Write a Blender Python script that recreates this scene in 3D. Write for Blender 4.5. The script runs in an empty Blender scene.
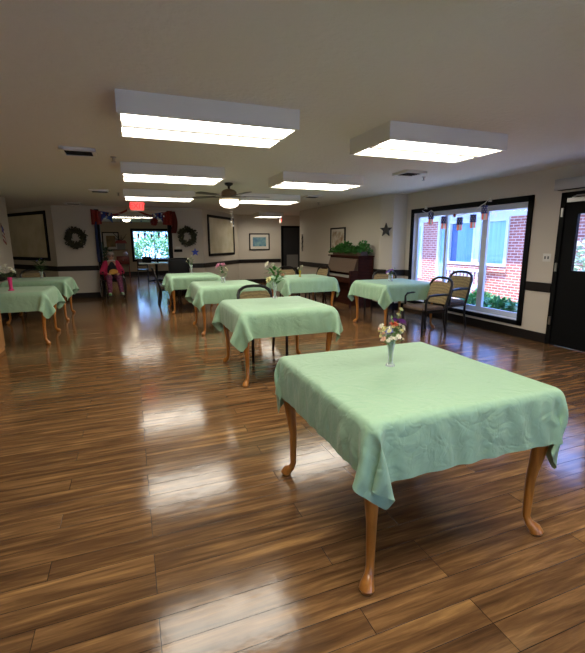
import bpy, bmesh, math, random
import numpy as np
from mathutils import Vector, Matrix
random.seed(7)
C = bpy.context.scene
COL = C.collection
R = math.radians
PI = math.pi

# ---------------------------------------------------------------- camera
F, YAW, PITCH, ROLL = 416.4, .36648, .1980, -.00496
cam_d = bpy.data.cameras.new('camera'); cam = bpy.data.objects.new('camera', cam_d); COL.objects.link(cam)
cam_d.sensor_fit = 'HORIZONTAL'; cam_d.sensor_width = 36; cam_d.lens = F/585*36; cam_d.clip_end = 200
_f = Vector((math.sin(YAW)*math.cos(PITCH), math.cos(YAW)*math.cos(PITCH), -math.sin(PITCH)))
_r = Vector((math.cos(YAW), -math.sin(YAW), 0)); _u = _r.cross(_f)
_r2 = math.cos(ROLL)*_r + math.sin(ROLL)*_u; _u2 = -math.sin(ROLL)*_r + math.cos(ROLL)*_u
cam.matrix_world = Matrix(((_r2.x, _u2.x, -_f.x, 0), (_r2.y, _u2.y, -_f.y, 0), (_r2.z, _u2.z, -_f.z, 1.5), (0, 0, 0, 1)))
C.camera = cam
C.view_settings.view_transform = 'Standard'; C.view_settings.look = 'None'
C.view_settings.gamma = 1; C.view_settings.use_curve_mapping = False
C.view_settings.exposure = 0.14
LENS_E = 14.0          # fluorescent diffusers
SKY_E = 9.5
SUN_E = 12.0
# ---------------------------------------------------------------- sky and sun
w = bpy.data.worlds.new('sky'); C.world = w; w.use_nodes = True
wn = w.node_tree.nodes; wl = w.node_tree.links
bg = wn['Background']; bg.inputs['Strength'].default_value = SKY_E
tc = wn.new('ShaderNodeTexCoord'); sx = wn.new('ShaderNodeSeparateXYZ'); rp = wn.new('ShaderNodeValToRGB')
wl.new(tc.outputs['Generated'], sx.inputs[0]); wl.new(sx.outputs['Z'], rp.inputs[0]); wl.new(rp.outputs[0], bg.inputs['Color'])
rp.color_ramp.elements[0].color = (.26, .45, 1, 1); rp.color_ramp.elements[1].color = (.12, .30, 1, 1)
sd = bpy.data.lights.new('sun', 'SUN'); sd.energy = SUN_E; sd.angle = R(.6); sd.color = (1, .93, .84)
so = bpy.data.objects.new('sun', sd); COL.objects.link(so)
so.rotation_euler = Vector((.40, .12, -.95)).to_track_quat('-Z', 'Y').to_euler()
for nm, loc, rot, sz in (('daylight_portal_window', (6.02, 6.24, 1.2), (0, R(90), 0), (2.2, 3.2)), ('daylight_portal_back', (1.6, -2.62, .98), (R(-90), 0, 0), (6.4, 1.6))):
    ld = bpy.data.lights.new(nm, 'AREA'); ld.shape = 'RECTANGLE'; ld.size = sz[0]; ld.size_y = sz[1]
    ld.cycles.is_portal = True
    lo = bpy.data.objects.new(nm, ld); lo.location = loc; lo.rotation_euler = rot; COL.objects.link(lo)

# ---------------------------------------------------------------- helpers
def sp(hexs):
    c = [int(hexs[i:i+2], 16)/255 for i in (0, 2, 4)]
    return tuple((x/12.92 if x <= .04045 else ((x+.055)/1.055)**2.4) for x in c)
MATS = {}
def mat(name, col, rough=.6, metal=0, var=.0, vscale=8, bump=0, bscale=60, emit=None, es=0, coat=0, stretch=None, col2=None, spec=.5, trans=0):
    if name in MATS: return MATS[name]
    m = bpy.data.materials.new(name); m.use_nodes = True; n = m.node_tree.nodes; l = m.node_tree.links
    b = n['Principled BSDF']; b.inputs['Roughness'].default_value = rough; b.inputs['Metallic'].default_value = metal
    b.inputs['Base Color'].default_value = (*col, 1); b.inputs['Coat Weight'].default_value = coat
    b.inputs['Specular IOR Level'].default_value = spec
    b.inputs['Transmission Weight'].default_value = trans
    t = n.new('ShaderNodeTexCoord'); mp = n.new('ShaderNodeMapping'); l.new(t.outputs['Object'], mp.inputs[0])
    if stretch: mp.inputs['Scale'].default_value = stretch
    if var or col2:
        nz = n.new('ShaderNodeTexNoise'); nz.inputs['Scale'].default_value = vscale; nz.inputs['Detail'].default_value = 6
        l.new(mp.outputs[0], nz.inputs['Vector'])
        cr = n.new('ShaderNodeValToRGB'); l.new(nz.outputs['Fac'], cr.inputs[0])
        c2 = col2 or tuple(min(1, x*(1+var)) for x in col); c1 = col if col2 else tuple(x*(1-var) for x in col)
        cr.color_ramp.elements[0].position = .35; cr.color_ramp.elements[1].position = .65
        cr.color_ramp.elements[0].color = (*c1, 1); cr.color_ramp.elements[1].color = (*c2, 1)
        l.new(cr.outputs[0], b.inputs['Base Color'])
    if bump:
        nb = n.new('ShaderNodeTexNoise'); nb.inputs['Scale'].default_value = bscale; nb.inputs['Detail'].default_value = 4
        bp = n.new('ShaderNodeBump'); bp.inputs['Strength'].default_value = bump; bp.inputs['Distance'].default_value = .01
        l.new(mp.outputs[0], nb.inputs['Vector']); l.new(nb.outputs['Fac'], bp.inputs['Height']); l.new(bp.outputs[0], b.inputs['Normal'])
    if emit:
        b.inputs['Emission Color'].default_value = (*emit, 1); b.inputs['Emission Strength'].default_value = es
    MATS[name] = m; return m

class MB:
    """collects shapes into one mesh"""
    def __init__(s): s.bm = bmesh.new()
    def box(s, x0, x1, y0, y1, z0, z1, bev=0, M=None):
        b = bmesh.new(); bmesh.ops.create_cube(b, size=1)
        bmesh.ops.scale(b, vec=(abs(x1-x0), abs(y1-y0), abs(z1-z0)), verts=b.verts)
        bmesh.ops.translate(b, vec=((x0+x1)/2, (y0+y1)/2, (z0+z1)/2), verts=b.verts)
        if bev: bmesh.ops.bevel(b, geom=b.edges[:], offset=bev, segments=2, affect='EDGES', profile=.5)
        return s._add(b, M)
    def _add(s, b, M=None):
        if M is not None: bmesh.ops.transform(b, matrix=M, verts=b.verts)
        t = bpy.data.meshes.new('t'); b.to_mesh(t); b.free(); s.bm.from_mesh(t); bpy.data.meshes.remove(t); return s
    def tube(s, pts, rad, seg=8, closed=False, sq=1.0):
        pts = [Vector(p) for p in pts]; n = len(pts)
        rad = rad if isinstance(rad, (list, tuple)) else [rad]*n
        rings = []; up = None
        for i, p in enumerate(pts):
            a = pts[(i-1) % n] if (i or closed) else p; c = pts[(i+1) % n] if (i < n-1 or closed) else p
            t = (c-a).normalized()
            if up is None: up = Vector((0, 0, 1)) if abs(t.z) < .9 else Vector((1, 0, 0))
            x = t.cross(up)
            if x.length < 1e-4: x = t.cross(Vector((0, 1, 0)))
            x.normalize(); y = x.cross(t).normalized(); up = y
            rings.append([s.bm.verts.new(p + (x*math.cos(2*PI*k/seg)+y*math.sin(2*PI*k/seg)*sq)*rad[i]) for k in range(seg)])
        for i in range(n if closed else n-1):
            A, B = rings[i], rings[(i+1) % n]
            for k in range(seg): s.bm.faces.new((A[k], A[(k+1) % seg], B[(k+1) % seg], B[k]))
        if not closed:
            s.bm.faces.new(rings[0][::-1]); s.bm.faces.new(rings[-1])
        return s
    def lathe(s, prof, cx=0, cy=0, cz=0, seg=20, cap=True):
        rings = [[s.bm.verts.new((cx+r*math.cos(2*PI*k/seg), cy+r*math.sin(2*PI*k/seg), cz+z)) for k in range(seg)] for r, z in prof]
        for A, B in zip(rings, rings[1:]):
            for k in range(seg): s.bm.faces.new((A[k], A[(k+1) % seg], B[(k+1) % seg], B[k]))
        if cap: s.bm.faces.new(rings[0][::-1]); s.bm.faces.new(rings[-1])
        return s
    def ball(s, c, r, sub=2, sc=(1, 1, 1), M=None):
        b = bmesh.new(); bmesh.ops.create_icosphere(b, subdivisions=sub, radius=r)
        bmesh.ops.scale(b, vec=sc, verts=b.verts)
        if M is not None: bmesh.ops.transform(b, matrix=M, verts=b.verts)
        bmesh.ops.translate(b, vec=c, verts=b.verts); return s._add(b)
    def prism(s, poly, z0, z1, M=None):
        b = bmesh.new(); A = [b.verts.new((x, y, z0)) for x, y in poly]; B = [b.verts.new((x, y, z1)) for x, y in poly]
        n = len(poly); b.faces.new(A[::-1]); b.faces.new(B)
        for k in range(n): b.faces.new((A[k], A[(k+1) % n], B[(k+1) % n], B[k]))
        return s._add(b, M)
    def quad(s, *p):
        s.bm.faces.new([s.bm.verts.new(q) for q in p]); return s
    def leaf(s, p, d, n, L, W):
        d = Vector(d).normalized(); n = Vector(n); x = d.cross(n)
        if x.length < 1e-3: x = Vector((1, 0, 0))
        x.normalize(); nn = x.cross(d); p = Vector(p)
        a = s.bm.verts.new(p); b = s.bm.verts.new(p+d*L*.5+x*W/2+nn*L*.05); c = s.bm.verts.new(p+d*L); e = s.bm.verts.new(p+d*L*.5-x*W/2+nn*L*.05)
        s.bm.faces.new((a, b, c, e)); return s
    def build(s, name, m, parent=None, smooth=True, world=False):
        me = bpy.data.meshes.new(name)
        bmesh.ops.recalc_face_normals(s.bm, faces=s.bm.faces)
        s.bm.to_mesh(me); s.bm.free()
        o = bpy.data.objects.new(name, me); COL.objects.link(o)
        if m: me.materials.append(m)
        if smooth:
            me.shade_smooth()
            try: me.set_sharp_from_angle(angle=R(35))
            except Exception: pass
        if parent: o.parent = parent
        return o
def tag(o, label=None, cat=None, group=None, kind=None):
    if label: o['label'] = label
    if cat: o['category'] = cat
    if group: o['group'] = group
    if kind: o['kind'] = kind
    return o
def thing(name, label, cat, loc=(0, 0, 0), rz=0, group=None):
    o = bpy.data.objects.new(name, None); COL.objects.link(o); o.location = loc; o.rotation_euler = (0, 0, rz)
    o.empty_display_size = .1
    return tag(o, label, cat, group)
def dup(root, loc, rz=0, label=None, group=None, scale=None):
    r = root.copy(); COL.objects.link(r); r.location = loc; r.rotation_euler = (root.rotation_euler[0], root.rotation_euler[1], rz)
    if scale: r.scale = scale
    if label: r['label'] = label
    if group: r['group'] = group
    for ch in list(root.children):
        c = ch.copy(); COL.objects.link(c); c.parent = r
        for g in list(ch.children):
            d = g.copy(); COL.objects.link(d); d.parent = c
    return r
def struct(name, mb, m, smooth=False):
    o = mb.build(name, m, smooth=smooth); o['kind'] = 'structure'; return o
def wallbox(p0, p1, th, z0, z1, side=1, mb=None):
    """vertical slab along p0->p1, thickness th to the left (side=1) of the direction"""
    mb = mb or MB(); a = Vector((*p0, 0)); b = Vector((*p1, 0)); d = (b-a).normalized(); nrm = Vector((-d.y, d.x, 0))*th*side
    mb.prism([(a.x, a.y), (b.x, b.y), (b.x+nrm.x, b.y+nrm.y), (a.x+nrm.x, a.y+nrm.y)], z0, z1); return mb
def star_poly(r, r2=.42, n=5, rot=PI/2):
    return [((r if k % 2 == 0 else r*r2)*math.cos(rot+k*PI/n), (r if k % 2 == 0 else r*r2)*math.sin(rot+k*PI/n)) for k in range(2*n)]
def text_mesh(txt, size, depth, name, m, parent, M, bold=0.0):
    cu = bpy.data.curves.new('t', 'FONT'); cu.body = txt; cu.size = size; cu.extrude = depth; cu.align_x = 'CENTER'; cu.align_y = 'CENTER'; cu.offset = bold
    o = bpy.data.objects.new('t', cu); COL.objects.link(o); bpy.context.view_layer.update()
    me = bpy.data.meshes.new_from_object(o.evaluated_get(bpy.context.evaluated_depsgraph_get())); bpy.data.objects.remove(o)
    me.name = name; me.transform(M); me.materials.clear(); me.materials.append(m)
    q = bpy.data.objects.new(name, me); COL.objects.link(q); q.parent = parent; return q

# ---------------------------------------------------------------- materials
def floor_mat():
    m = bpy.data.materials.new('walnut_laminate'); m.use_nodes = True; n = m.node_tree.nodes; l = m.node_tree.links; b = n['Principled BSDF']
    t = n.new('ShaderNodeTexCoord')
    br = n.new('ShaderNodeTexBrick'); br.inputs['Scale'].default_value = 1; br.inputs['Brick Width'].default_value = 1.25; br.inputs['Row Height'].default_value = .128
    br.inputs['Mortar Size'].default_value = .0016; br.inputs['Mortar Smooth'].default_value = .3; br.offset = .37; br.offset_frequency = 3
    br.inputs['Color1'].default_value = (0, 0, 0, 1); br.inputs['Color2'].default_value = (1, 1, 1, 1); br.inputs['Mortar'].default_value = (.5, .5, .5, 1)
    l.new(t.outputs['Object'], br.inputs['Vector'])
    # per plank offset of the grain
    sc = n.new('ShaderNodeVectorMath'); sc.operation = 'MULTIPLY'; sc.inputs[1].default_value = (13, 7, 3); l.new(br.outputs['Color'], sc.inputs[0])
    ad = n.new('ShaderNodeVectorMath'); ad.operation = 'ADD'; l.new(t.outputs['Object'], ad.inputs[0]); l.new(sc.outputs[0], ad.inputs[1])
    mp = n.new('ShaderNodeMapping'); mp.inputs['Scale'].default_value = (1.1, 15, 1); l.new(ad.outputs[0], mp.inputs[0])
    nz = n.new('ShaderNodeTexNoise'); nz.inputs['Scale'].default_value = 1.6; nz.inputs['Detail'].default_value = 7; nz.inputs['Roughness'].default_value = .62; nz.inputs['Distortion'].default_value = .35
    l.new(mp.outputs[0], nz.inputs['Vector'])
    cr = n.new('ShaderNodeValToRGB'); l.new(nz.outputs['Fac'], cr.inputs[0]); e = cr.color_ramp.elements
    e[0].position = .30; e[0].color = (*sp('4b3523'), 1); e[1].position = .78; e[1].color = (*sp('b88e58'), 1)
    x = e.new(.48); x.color = (*sp('6a4d31'), 1); x = e.new(.60); x.color = (*sp('86643f'), 1)
    # plank tone
    hs = n.new('ShaderNodeMix'); hs.data_type = 'RGBA'; hs.blend_type = 'MULTIPLY'; hs.inputs[0].default_value = .45
    l.new(cr.outputs[0], hs.inputs[6])
    tone = n.new('ShaderNodeValToRGB'); tone.color_ramp.elements[0].color = (.72, .68, .64, 1); tone.color_ramp.elements[1].color = (1.12, 1.1, 1.06, 1)
    l.new(br.outputs['Color'], tone.inputs[0]); l.new(tone.outputs[0], hs.inputs[7])
    mx = n.new('ShaderNodeMix'); mx.data_type = 'RGBA'; l.new(br.outputs['Fac'], mx.inputs[0]); l.new(hs.outputs[2], mx.inputs[6]); mx.inputs[7].default_value = (*sp('1c100a'), 1)
    l.new(mx.outputs[2], b.inputs['Base Color'])
    n2 = n.new('ShaderNodeTexNoise'); n2.inputs['Scale'].default_value = 9; n2.inputs['Detail'].default_value = 5; l.new(t.outputs['Object'], n2.inputs['Vector'])
    rr = n.new('ShaderNodeMapRange'); rr.inputs['To Min'].default_value = .09; rr.inputs['To Max'].default_value = .19; l.new(n2.outputs['Fac'], rr.inputs[0]); l.new(rr.outputs[0], b.inputs['Roughness'])
    b1 = n.new('ShaderNodeBump'); b1.inputs['Strength'].default_value = .12; b1.inputs['Distance'].default_value = .01; l.new(n2.outputs['Fac'], b1.inputs['Height'])
    b2 = n.new('ShaderNodeBump'); b2.inputs['Strength'].default_value = .35; b2.inputs['Distance'].default_value = .002; b2.invert = True; l.new(br.outputs['Fac'], b2.inputs['Height']); l.new(b1.outputs[0], b2.inputs['Normal'])
    l.new(b2.outputs[0], b.inputs['Normal']); b.inputs['Specular IOR Level'].default_value = .42
    return m
def brick_mat():
    m = bpy.data.materials.new('red_brick'); m.use_nodes = True; n = m.node_tree.nodes; l = m.node_tree.links; b = n['Principled BSDF']
    t = n.new('ShaderNodeTexCoord'); sx = n.new('ShaderNodeSeparateXYZ'); cb = n.new('ShaderNodeCombineXYZ'); l.new(t.outputs['Object'], sx.inputs[0])
    ad = n.new('ShaderNodeMath'); l.new(sx.outputs['X'], ad.inputs[0]); l.new(sx.outputs['Y'], ad.inputs[1]); l.new(ad.outputs[0], cb.inputs[0]); l.new(sx.outputs['Z'], cb.inputs[1])
    br = n.new('ShaderNodeTexBrick'); br.inputs['Scale'].default_value = 1; br.inputs['Brick Width'].default_value = .21; br.inputs['Row Height'].default_value = .072; br.inputs['Mortar Size'].default_value = .008
    br.inputs['Color1'].default_value = (*sp('8a4a40'), 1); br.inputs['Color2'].default_value = (*sp('a5604f'), 1); br.inputs['Mortar'].default_value = (*sp('c9b8ac'), 1)
    l.new(cb.outputs[0], br.inputs['Vector']); l.new(br.outputs['Color'], b.inputs['Base Color']); b.inputs['Roughness'].default_value = .85
    return m
def glass_mat(name='window_glass', tint=(1, 1, 1), ior=1.45):
    m = bpy.data.materials.new(name); m.use_nodes = True; n = m.node_tree.nodes; l = m.node_tree.links; n.remove(n['Principled BSDF'])
    tr = n.new('ShaderNodeBsdfTransparent'); tr.inputs[0].default_value = (*tint, 1); g = n.new('ShaderNodeBsdfGlossy'); g.inputs['Roughness'].default_value = .02
    lw = n.new('ShaderNodeLayerWeight'); lw.inputs[0].default_value = .5; pw = n.new('ShaderNodeMath'); pw.operation = 'POWER'; pw.inputs[1].default_value = 4
    l.new(lw.outputs['Facing'], pw.inputs[0]); fr = n.new('ShaderNodeMath'); fr.operation = 'MULTIPLY_ADD'; fr.inputs[1].default_value = .9; fr.inputs[2].default_value = (ior-1)*.08
    l.new(pw.outputs[0], fr.inputs[0]); mx = n.new('ShaderNodeMixShader'); l.new(fr.outputs[0], mx.inputs[0]); l.new(tr.outputs[0], mx.inputs[1]); l.new(g.outputs[0], mx.inputs[2]); l.new(mx.outputs[0], n['Material Output'].inputs[0]); return m
def fabric_mat():
    m = mat('gold_patterned_fabric', sp('8c7a55'), .85); n = m.node_tree.nodes; l = m.node_tree.links; b = n['Principled BSDF']
    t = n.new('ShaderNodeTexCoord'); v = n.new('ShaderNodeTexVoronoi'); v.inputs['Scale'].default_value = 62; v.inputs['Randomness'].default_value = .25
    l.new(t.outputs['Object'], v.inputs['Vector']); cr = n.new('ShaderNodeValToRGB'); l.new(v.outputs['Distance'], cr.inputs[0])
    cr.color_ramp.elements[0].position = .3; cr.color_ramp.elements[0].color = (*sp('5e5138'), 1); cr.color_ramp.elements[1].position = .5; cr.color_ramp.elements[1].color = (*sp('93805a'), 1)
    l.new(cr.outputs[0], b.inputs['Base Color']); return m
WALL = mat('greige_wall_paint', sp('c6bdae'), .7, bump=.08, bscale=90)
CEIL = mat('textured_ceiling_paint', sp('dbd7cf'), .8, bump=1.0, bscale=22)
TRIM = mat('dark_brown_trim', sp('1a1412'), .5, spec=.3)
BLACK = mat('black_paint', sp('050608'), .55, spec=.15)
FLOOR = floor_mat(); BRICK = brick_mat(); GLASS = glass_mat()
OAK = mat('honey_oak', sp('b87730'), .3, col2=sp('8f581e'), vscale=5, stretch=(8, 8, .7), coat=.3)
def cloth_mat():
    m = mat('mint_green_cloth', sp('90b494'), .6); n = m.node_tree.nodes; l = m.node_tree.links; b = n['Principled BSDF']
    t = n.new('ShaderNodeTexCoord'); prev = None
    for sc, dist, di, st in ((5.5, 1.2, .03, .42), (13, 1.0, .012, .5)):
        z = n.new('ShaderNodeTexNoise'); z.inputs['Scale'].default_value = sc; z.inputs['Distortion'].default_value = dist; z.inputs['Detail'].default_value = 2; l.new(t.outputs['Object'], z.inputs['Vector'])
        a = n.new('ShaderNodeMath'); a.operation = 'SUBTRACT'; a.inputs[1].default_value = .5; l.new(z.outputs['Fac'], a.inputs[0])
        c = n.new('ShaderNodeMath'); c.operation = 'ABSOLUTE'; l.new(a.outputs[0], c.inputs[0])
        p = n.new('ShaderNodeBump'); p.inputs['Strength'].default_value = st; p.inputs['Distance'].default_value = di; l.new(c.outputs[0], p.inputs['Height'])
        if prev: l.new(prev.outputs[0], p.inputs['Normal'])
        prev = p
    l.new(prev.outputs[0], b.inputs['Normal']); b.inputs['Sheen Weight'].default_value = .15; return m
CLOTH = cloth_mat()
WHITE = mat('white_enamel', sp('d8d5cd'), .4)
VINYL = mat('white_vinyl', sp('c2cad6'), .4)
LENS = mat('lit_diffuser', (1, .97, .9), .5, emit=(1, .93, .80), es=LENS_E)
DARKWOOD = mat('mahogany', sp('3e1e12'), .55, col2=sp('2a120c'), vscale=4, stretch=(1, 1, 8), spec=.08)
FRAME = mat('black_chair_frame', sp('120f0e'), .35, spec=.4)
FABRIC = fabric_mat()
MIRROR = mat('mirror_glass', (.8, .8, .78), .02, metal=1)
LEAFG = mat('leaf_green', sp('3f7a33'), .6, var=.35, vscale=6)
LEAFD = mat('dark_leaf_green', sp('2c4a26'), .6, var=.35, vscale=9)
RED = mat('red_glitter', sp('8f2a22'), .45, var=.4, vscale=40)
BLUE = mat('blue_glitter', sp('2743a0'), .45, var=.35, vscale=40)
SILVER = mat('brushed_metal', sp('b8b8b8'), .3, metal=1)

# ---------------------------------------------------------------- room shell
H = 2.53; XW = 5.734; XP = 5.3; XL = -2.5; YB = 13.1; YR = 15.5; YA = 22.0; LX = -1.88; RX = 2.12; OL = -.83; OR = 1.19
struct('floor', MB().box(-6, XW+.14, -2.5, YA+.15, -.12, 0).box(XW+.14, 6.75, YB-.14, YR+.14, -.12, 0), FLOOR)
b = MB().box(-6, XW+.14, -2.5, YA+.15, H, H+.12).box(XW+.14, 6.75, YB-.14, YR+.14, H, H+.12); struct('ceiling', b, CEIL)
struct('wall_back', MB().box(-2.65, -1.5, -2.5, -2.35, 0, H).box(4.7, XW+.14, -2.5, -2.35, 0, H).box(-1.5, 4.7, -2.5, -2.35, 0, .25).box(-1.5, 4.7, -2.5, -2.35, 1.7, H), WALL)
W3 = struct('window_added_back', MB().box(-1.5, -1.42, -2.46, -2.4, .25, 1.7).box(4.62, 4.7, -2.46, -2.4, .25, 1.7).box(-1.5, 4.7, -2.46, -2.4, .25, .32).box(-1.5, 4.7, -2.46, -2.4, 1.62, 1.7).box(1.55, 1.65, -2.46, -2.4, .3, 1.65), BLACK)  # unseen window added behind the camera to let in light for the ceiling
tag(MB().box(-1.45, 4.65, -2.44, -2.43, .3, 1.65).build('window_pane', GLASS, W3, smooth=False), kind='structure')
struct('added_bounce_patio', MB().box(-8, XW+.14, -14, -2.5, -.3, -.12), mat('pale_bounce_concrete', sp('d9cfbf'), .85))  # unseen pale ground, added to throw sunlight up through the back window
struct('wall_left', MB().box(XL-.14, XL, -2.35, 11.3, 0, H), WALL)
struct('wall_left_return', MB().box(-6, XL-.14, 11.16, 11.3, 0, H), WALL)
struct('wall_left_far', MB().box(-6, -5.86, 11.3, YR+.14, 0, H), WALL)
WY0, WY1, WZ0, WZ1 = 4.84, 7.64, .25, 2.10     # window opening
DY0, DY1, DZ = 3.36, 4.275, 2.12
b = MB().box(XW, XW+.14, -2.35, DY0, 0, H).box(XW, XW+.14, DY0, DY1, DZ, H).box(XW, XW+.14, DY1, WY0, 0, H)
b.box(XW, XW+.14, WY0, WY1, 0, WZ0).box(XW, XW+.14, WY0, WY1, WZ1, H).box(XW, XW+.14, WY1, 7.9, 0, H)
struct('wall_right', b, WALL)
# step from the window wall out to the wall behind the piano, with a canted strip that carries the star
pier = [(XW+.14, 7.88), (5.44, 7.97), (XP, 8.28), (XP, YB), (6.6, YB), (6.6, YB+.14), (6.9, YB+.14), (6.9, 7.88)]
struct('wall_piano', MB().prism([(XW+.14, 7.88), (5.44, 7.97), (XP, 8.28), (XP, YB), (XW+.14, YB)], 0, H), WALL)
struct('wall_right_return', MB().box(XW+.14, 6.75, YB-.14, YB, 0, H), WALL)
struct('wall_right_far', MB().box(6.6, 6.75, YB, YR+.14, 0, H), WALL)
dl = Vector((-.7, 1)).normalized(); dr = Vector((.7, 1)).normalized()
LE = (LX-.7*2.4, YR); RE = (RX+.7*2.4, YR)
struct('wall_mirror_left', wallbox((LX, YB), LE, .14, 0, H, -1), WALL)
struct('wall_mirror_right', wallbox((RX, YB), RE, .14, 0, H, 1), WALL)
struct('wall_recess_left', MB().box(-6, LE[0], YR, YR+.14, 0, H), WALL)
DX0, DX1, DH = 5.55, 6.3, 2.1
struct('wall_recess_right', MB().box(RE[0], DX0, YR, YR+.14, 0, H).box(DX0, DX1, YR, YR+.14, DH, H).box(DX1, 6.6, YR, YR+.14, 0, H), WALL)
struct('wall_bay_left', MB().box(LX, OL, YB, YB+.14, 0, H), WALL)
struct('wall_bay_right', MB().box(OR, RX, YB, YB+.14, 0, H), WALL)
struct('wall_alcove_left', wallbox((LX+.06, YB+.14), (-2.1, 14.3), .1, 0, H, 1, wallbox((-2.1, 14.3), (-2.1, YA), .1, 0, H, 1)), WALL)
struct('wall_alcove_right', wallbox((RX-.06, YB+.14), (2.5, 14.3), .1, 0, H, -1, wallbox((2.5, 14.3), (2.5, YA), .1, 0, H, -1)), WALL)
AX0, AX1, AZ0, AZ1 = .18, 2.06, .72, 2.12
ALC = mat('tan_wall_paint', sp('b8a283'), .7)
struct('wall_alcove_back', MB().box(-2.2, AX0, YA, YA+.14, 0, H).box(AX1, 2.6, YA, YA+.14, 0, H).box(AX0, AX1, YA, YA+.14, 0, AZ0).box(AX0, AX1, YA, YA+.14, AZ1, H), ALC)
struct('trim_ceiling_step', MB().box(OL, OR, YB, YB+.14, 2.44, H), WALL)
# chair rails (trim) and baseboards
RZ0, RZ1, BZ = .765, .90, .145
def run(name, p0, p1, side, z0, z1, th): return struct(name, wallbox(p0, p1, th, z0, z1, side), TRIM)
segs = [((XL, -2.3), (XL, 11.3), -1, 'left'), ((LX, YB), (OL-.02, YB), -1, 'bay_left'), ((OR+.02, YB), (RX, YB), -1, 'bay_right'),
        ((LX, YB), LE, 1, 'mirror_left'), ((RX, YB), RE, -1, 'mirror_right'), ((RE[0], YR), (DX0-.08, YR), -1, 'recess_right'),
        ((LE[0], YR), (-5.8, YR), 1, 'recess_left'), ((XP, YB-.0), (XP, 8.28), -1, 'piano'), ((XP, 8.28), (5.44, 7.97), -1, 'pier_cant'),
        ((5.44, 7.97), (XW, 7.895), -1, 'pier_face'), ((XW, 7.86), (XW, WY1+.09), -1, 'right_far'), ((XW, WY0-.09), (XW, DY1+.06), -1, 'right_near')]
for i, (a, c, s, nm) in enumerate(segs):
    run('trim_%d' % (i+1), a, c, s, RZ0, RZ1, .02)
    if nm not in ('right_far', 'right_near'): run('baseboard_'+nm, a, c, s, 0, BZ, .015)
run('baseboard_right', (XW, 7.86), (XW, DY1+.06), -1, 0, BZ, .015)
run('baseboard_right_near', (XW, DY0-.06), (XW, -2.3), -1, 0, BZ, .015)
run('baseboard_alcove', (-2.0, YA), (2.5, YA), -1, 0, .16, .015)
struct('trim_13', MB().box(OL-.01, OL+.10, YB-.02, YB+.16, 0, H-.09), BLACK)
struct('trim_14', MB().box(OR-.09, OR+.02, YB-.02, YB+.16, 0, H-.09), BLACK)

# big picture window
w1 = MB()
for (y0, y1, z0, z1) in ((4.765, 4.845, .19, 2.19), (7.635, 7.715, .19, 2.19), (4.765, 7.715, 2.10, 2.19), (4.765, 7.715, .19, .26)):
    w1.box(XW-.03, XW, y0, y1, z0, z1)
W1 = struct('window_1', w1, BLACK)
b = MB().box(XW+.0, XW+.14, WY0, WY1, WZ0-.01, WZ0+.02)
tag(b.build('window_sill', WHITE, W1), kind='structure')
f = MB(); fx0, fx1 = XW+.08, XW+.13
for (y0, y1, z0, z1) in ((WY0, WY0+.05, .27, 2.1), (WY1-.05, WY1, .27, 2.1), (WY0, WY1, .27, .36), (WY0, WY1, 2.02, 2.1), (5.70, 5.82, .3, 2.06), (6.70, 6.76, .3, 2.06)):
    f.box(fx0+(.003 if y1-y0 > 1 else 0), fx1-(.003 if y1-y0 > 1 else 0), y0+(.002 if y1-y0 > 1 else 0), y1-(.002 if y1-y0 > 1 else 0), z0, z1-(.002 if y1-y0 > 1 else 0))
tag(f.build('window_frame', VINYL, W1, smooth=False), kind='structure')
tag(MB().box(XW+.10, XW+.106, WY0+.03, WY1-.03, .3, 2.05).build('window_pane', GLASS, W1, smooth=False), kind='structure')
# alcove window
w2 = MB()
for (x0, x1, z0, z1) in ((AX0-.08, AX0+.01, AZ0-.06, AZ1+.1), (AX1-.01, AX1+.06, AZ0-.06, AZ1+.1), (AX0-.08, AX1+.06, AZ1, AZ1+.1), (AX0-.08, AX1+.06, AZ0-.08, AZ0+.01)):
    w2.box(x0, x1, YA-.04, YA, z0, z1)
W2 = struct('window_2', w2, BLACK)
tag(MB().box(AX0, AX1, YA+.08, YA+.12, AZ0, AZ0+.07).box(AX0, AX1, YA+.08, YA+.12, AZ1-.05, AZ1).box(1.15, 1.2, YA+.08, YA+.12, AZ0, AZ1).box(AX0, AX0+.05, YA+.08, YA+.12, AZ0, AZ1).box(AX1-.05, AX1, YA+.08, YA+.12, AZ0, AZ1).build('window_frame', VINYL, W2, smooth=False), kind='structure')
tag(MB().box(AX0, AX1, YA+.095, YA+.10, AZ0, AZ1).build('window_pane', GLASS, W2, smooth=False), kind='structure')
# outside door on the right
dd = MB().box(XW+.0, XW+.05, DY0+.02, 3.56, .01, DZ-.02).box(XW, XW+.05, 4.07, DY1-.02, .01, DZ-.02).box(XW, XW+.05, 3.56, 4.07, .01, 1.10).box(XW, XW+.05, 3.56, 4.07, 1.87, DZ-.02)
D1 = struct('door_1', dd, BLACK)
tag(MB().box(XW-.02, XW+.1, DY1-.02, DY1+.05, 0, DZ+.05).box(XW-.02, XW+.1, DY0-.05, DY0+.02, 0, DZ+.05).box(XW-.02, XW+.1, DY0-.05, DY1+.05, DZ-.02, DZ+.05).build('door_frame', BLACK, D1, smooth=False), kind='structure')
tag(MB().box(XW+.02, XW+.03, 3.56, 4.07, 1.10, 1.87).build('door_glass', GLASS, D1, smooth=False), kind='structure')
for z in (.36, 1.14, 1.9):
    tag(MB().box(XW-.035, XW-.018, DY1-.01, DY1+.02, z-.06, z+.06).build('door_hinge', SILVER, D1), kind='structure')
cl = MB().box(XW-.07, XW-.005, 3.95, 4.2, 2.03, 2.085).tube([(XW-.05, 4.14, 2.09), (XW-.16, 4.0, 2.1), (XW-.06, 3.7, 2.1)], .01)
tag(cl.build('door_closer', SILVER, D1), kind='structure')
tag(MB().tube([(XW-.02, 3.46, 1.0), (XW-.07, 3.46, 1.0), (XW-.07, 3.57, 1.0)], .011).build('door_handle', SILVER, D1), kind='structure')
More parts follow.
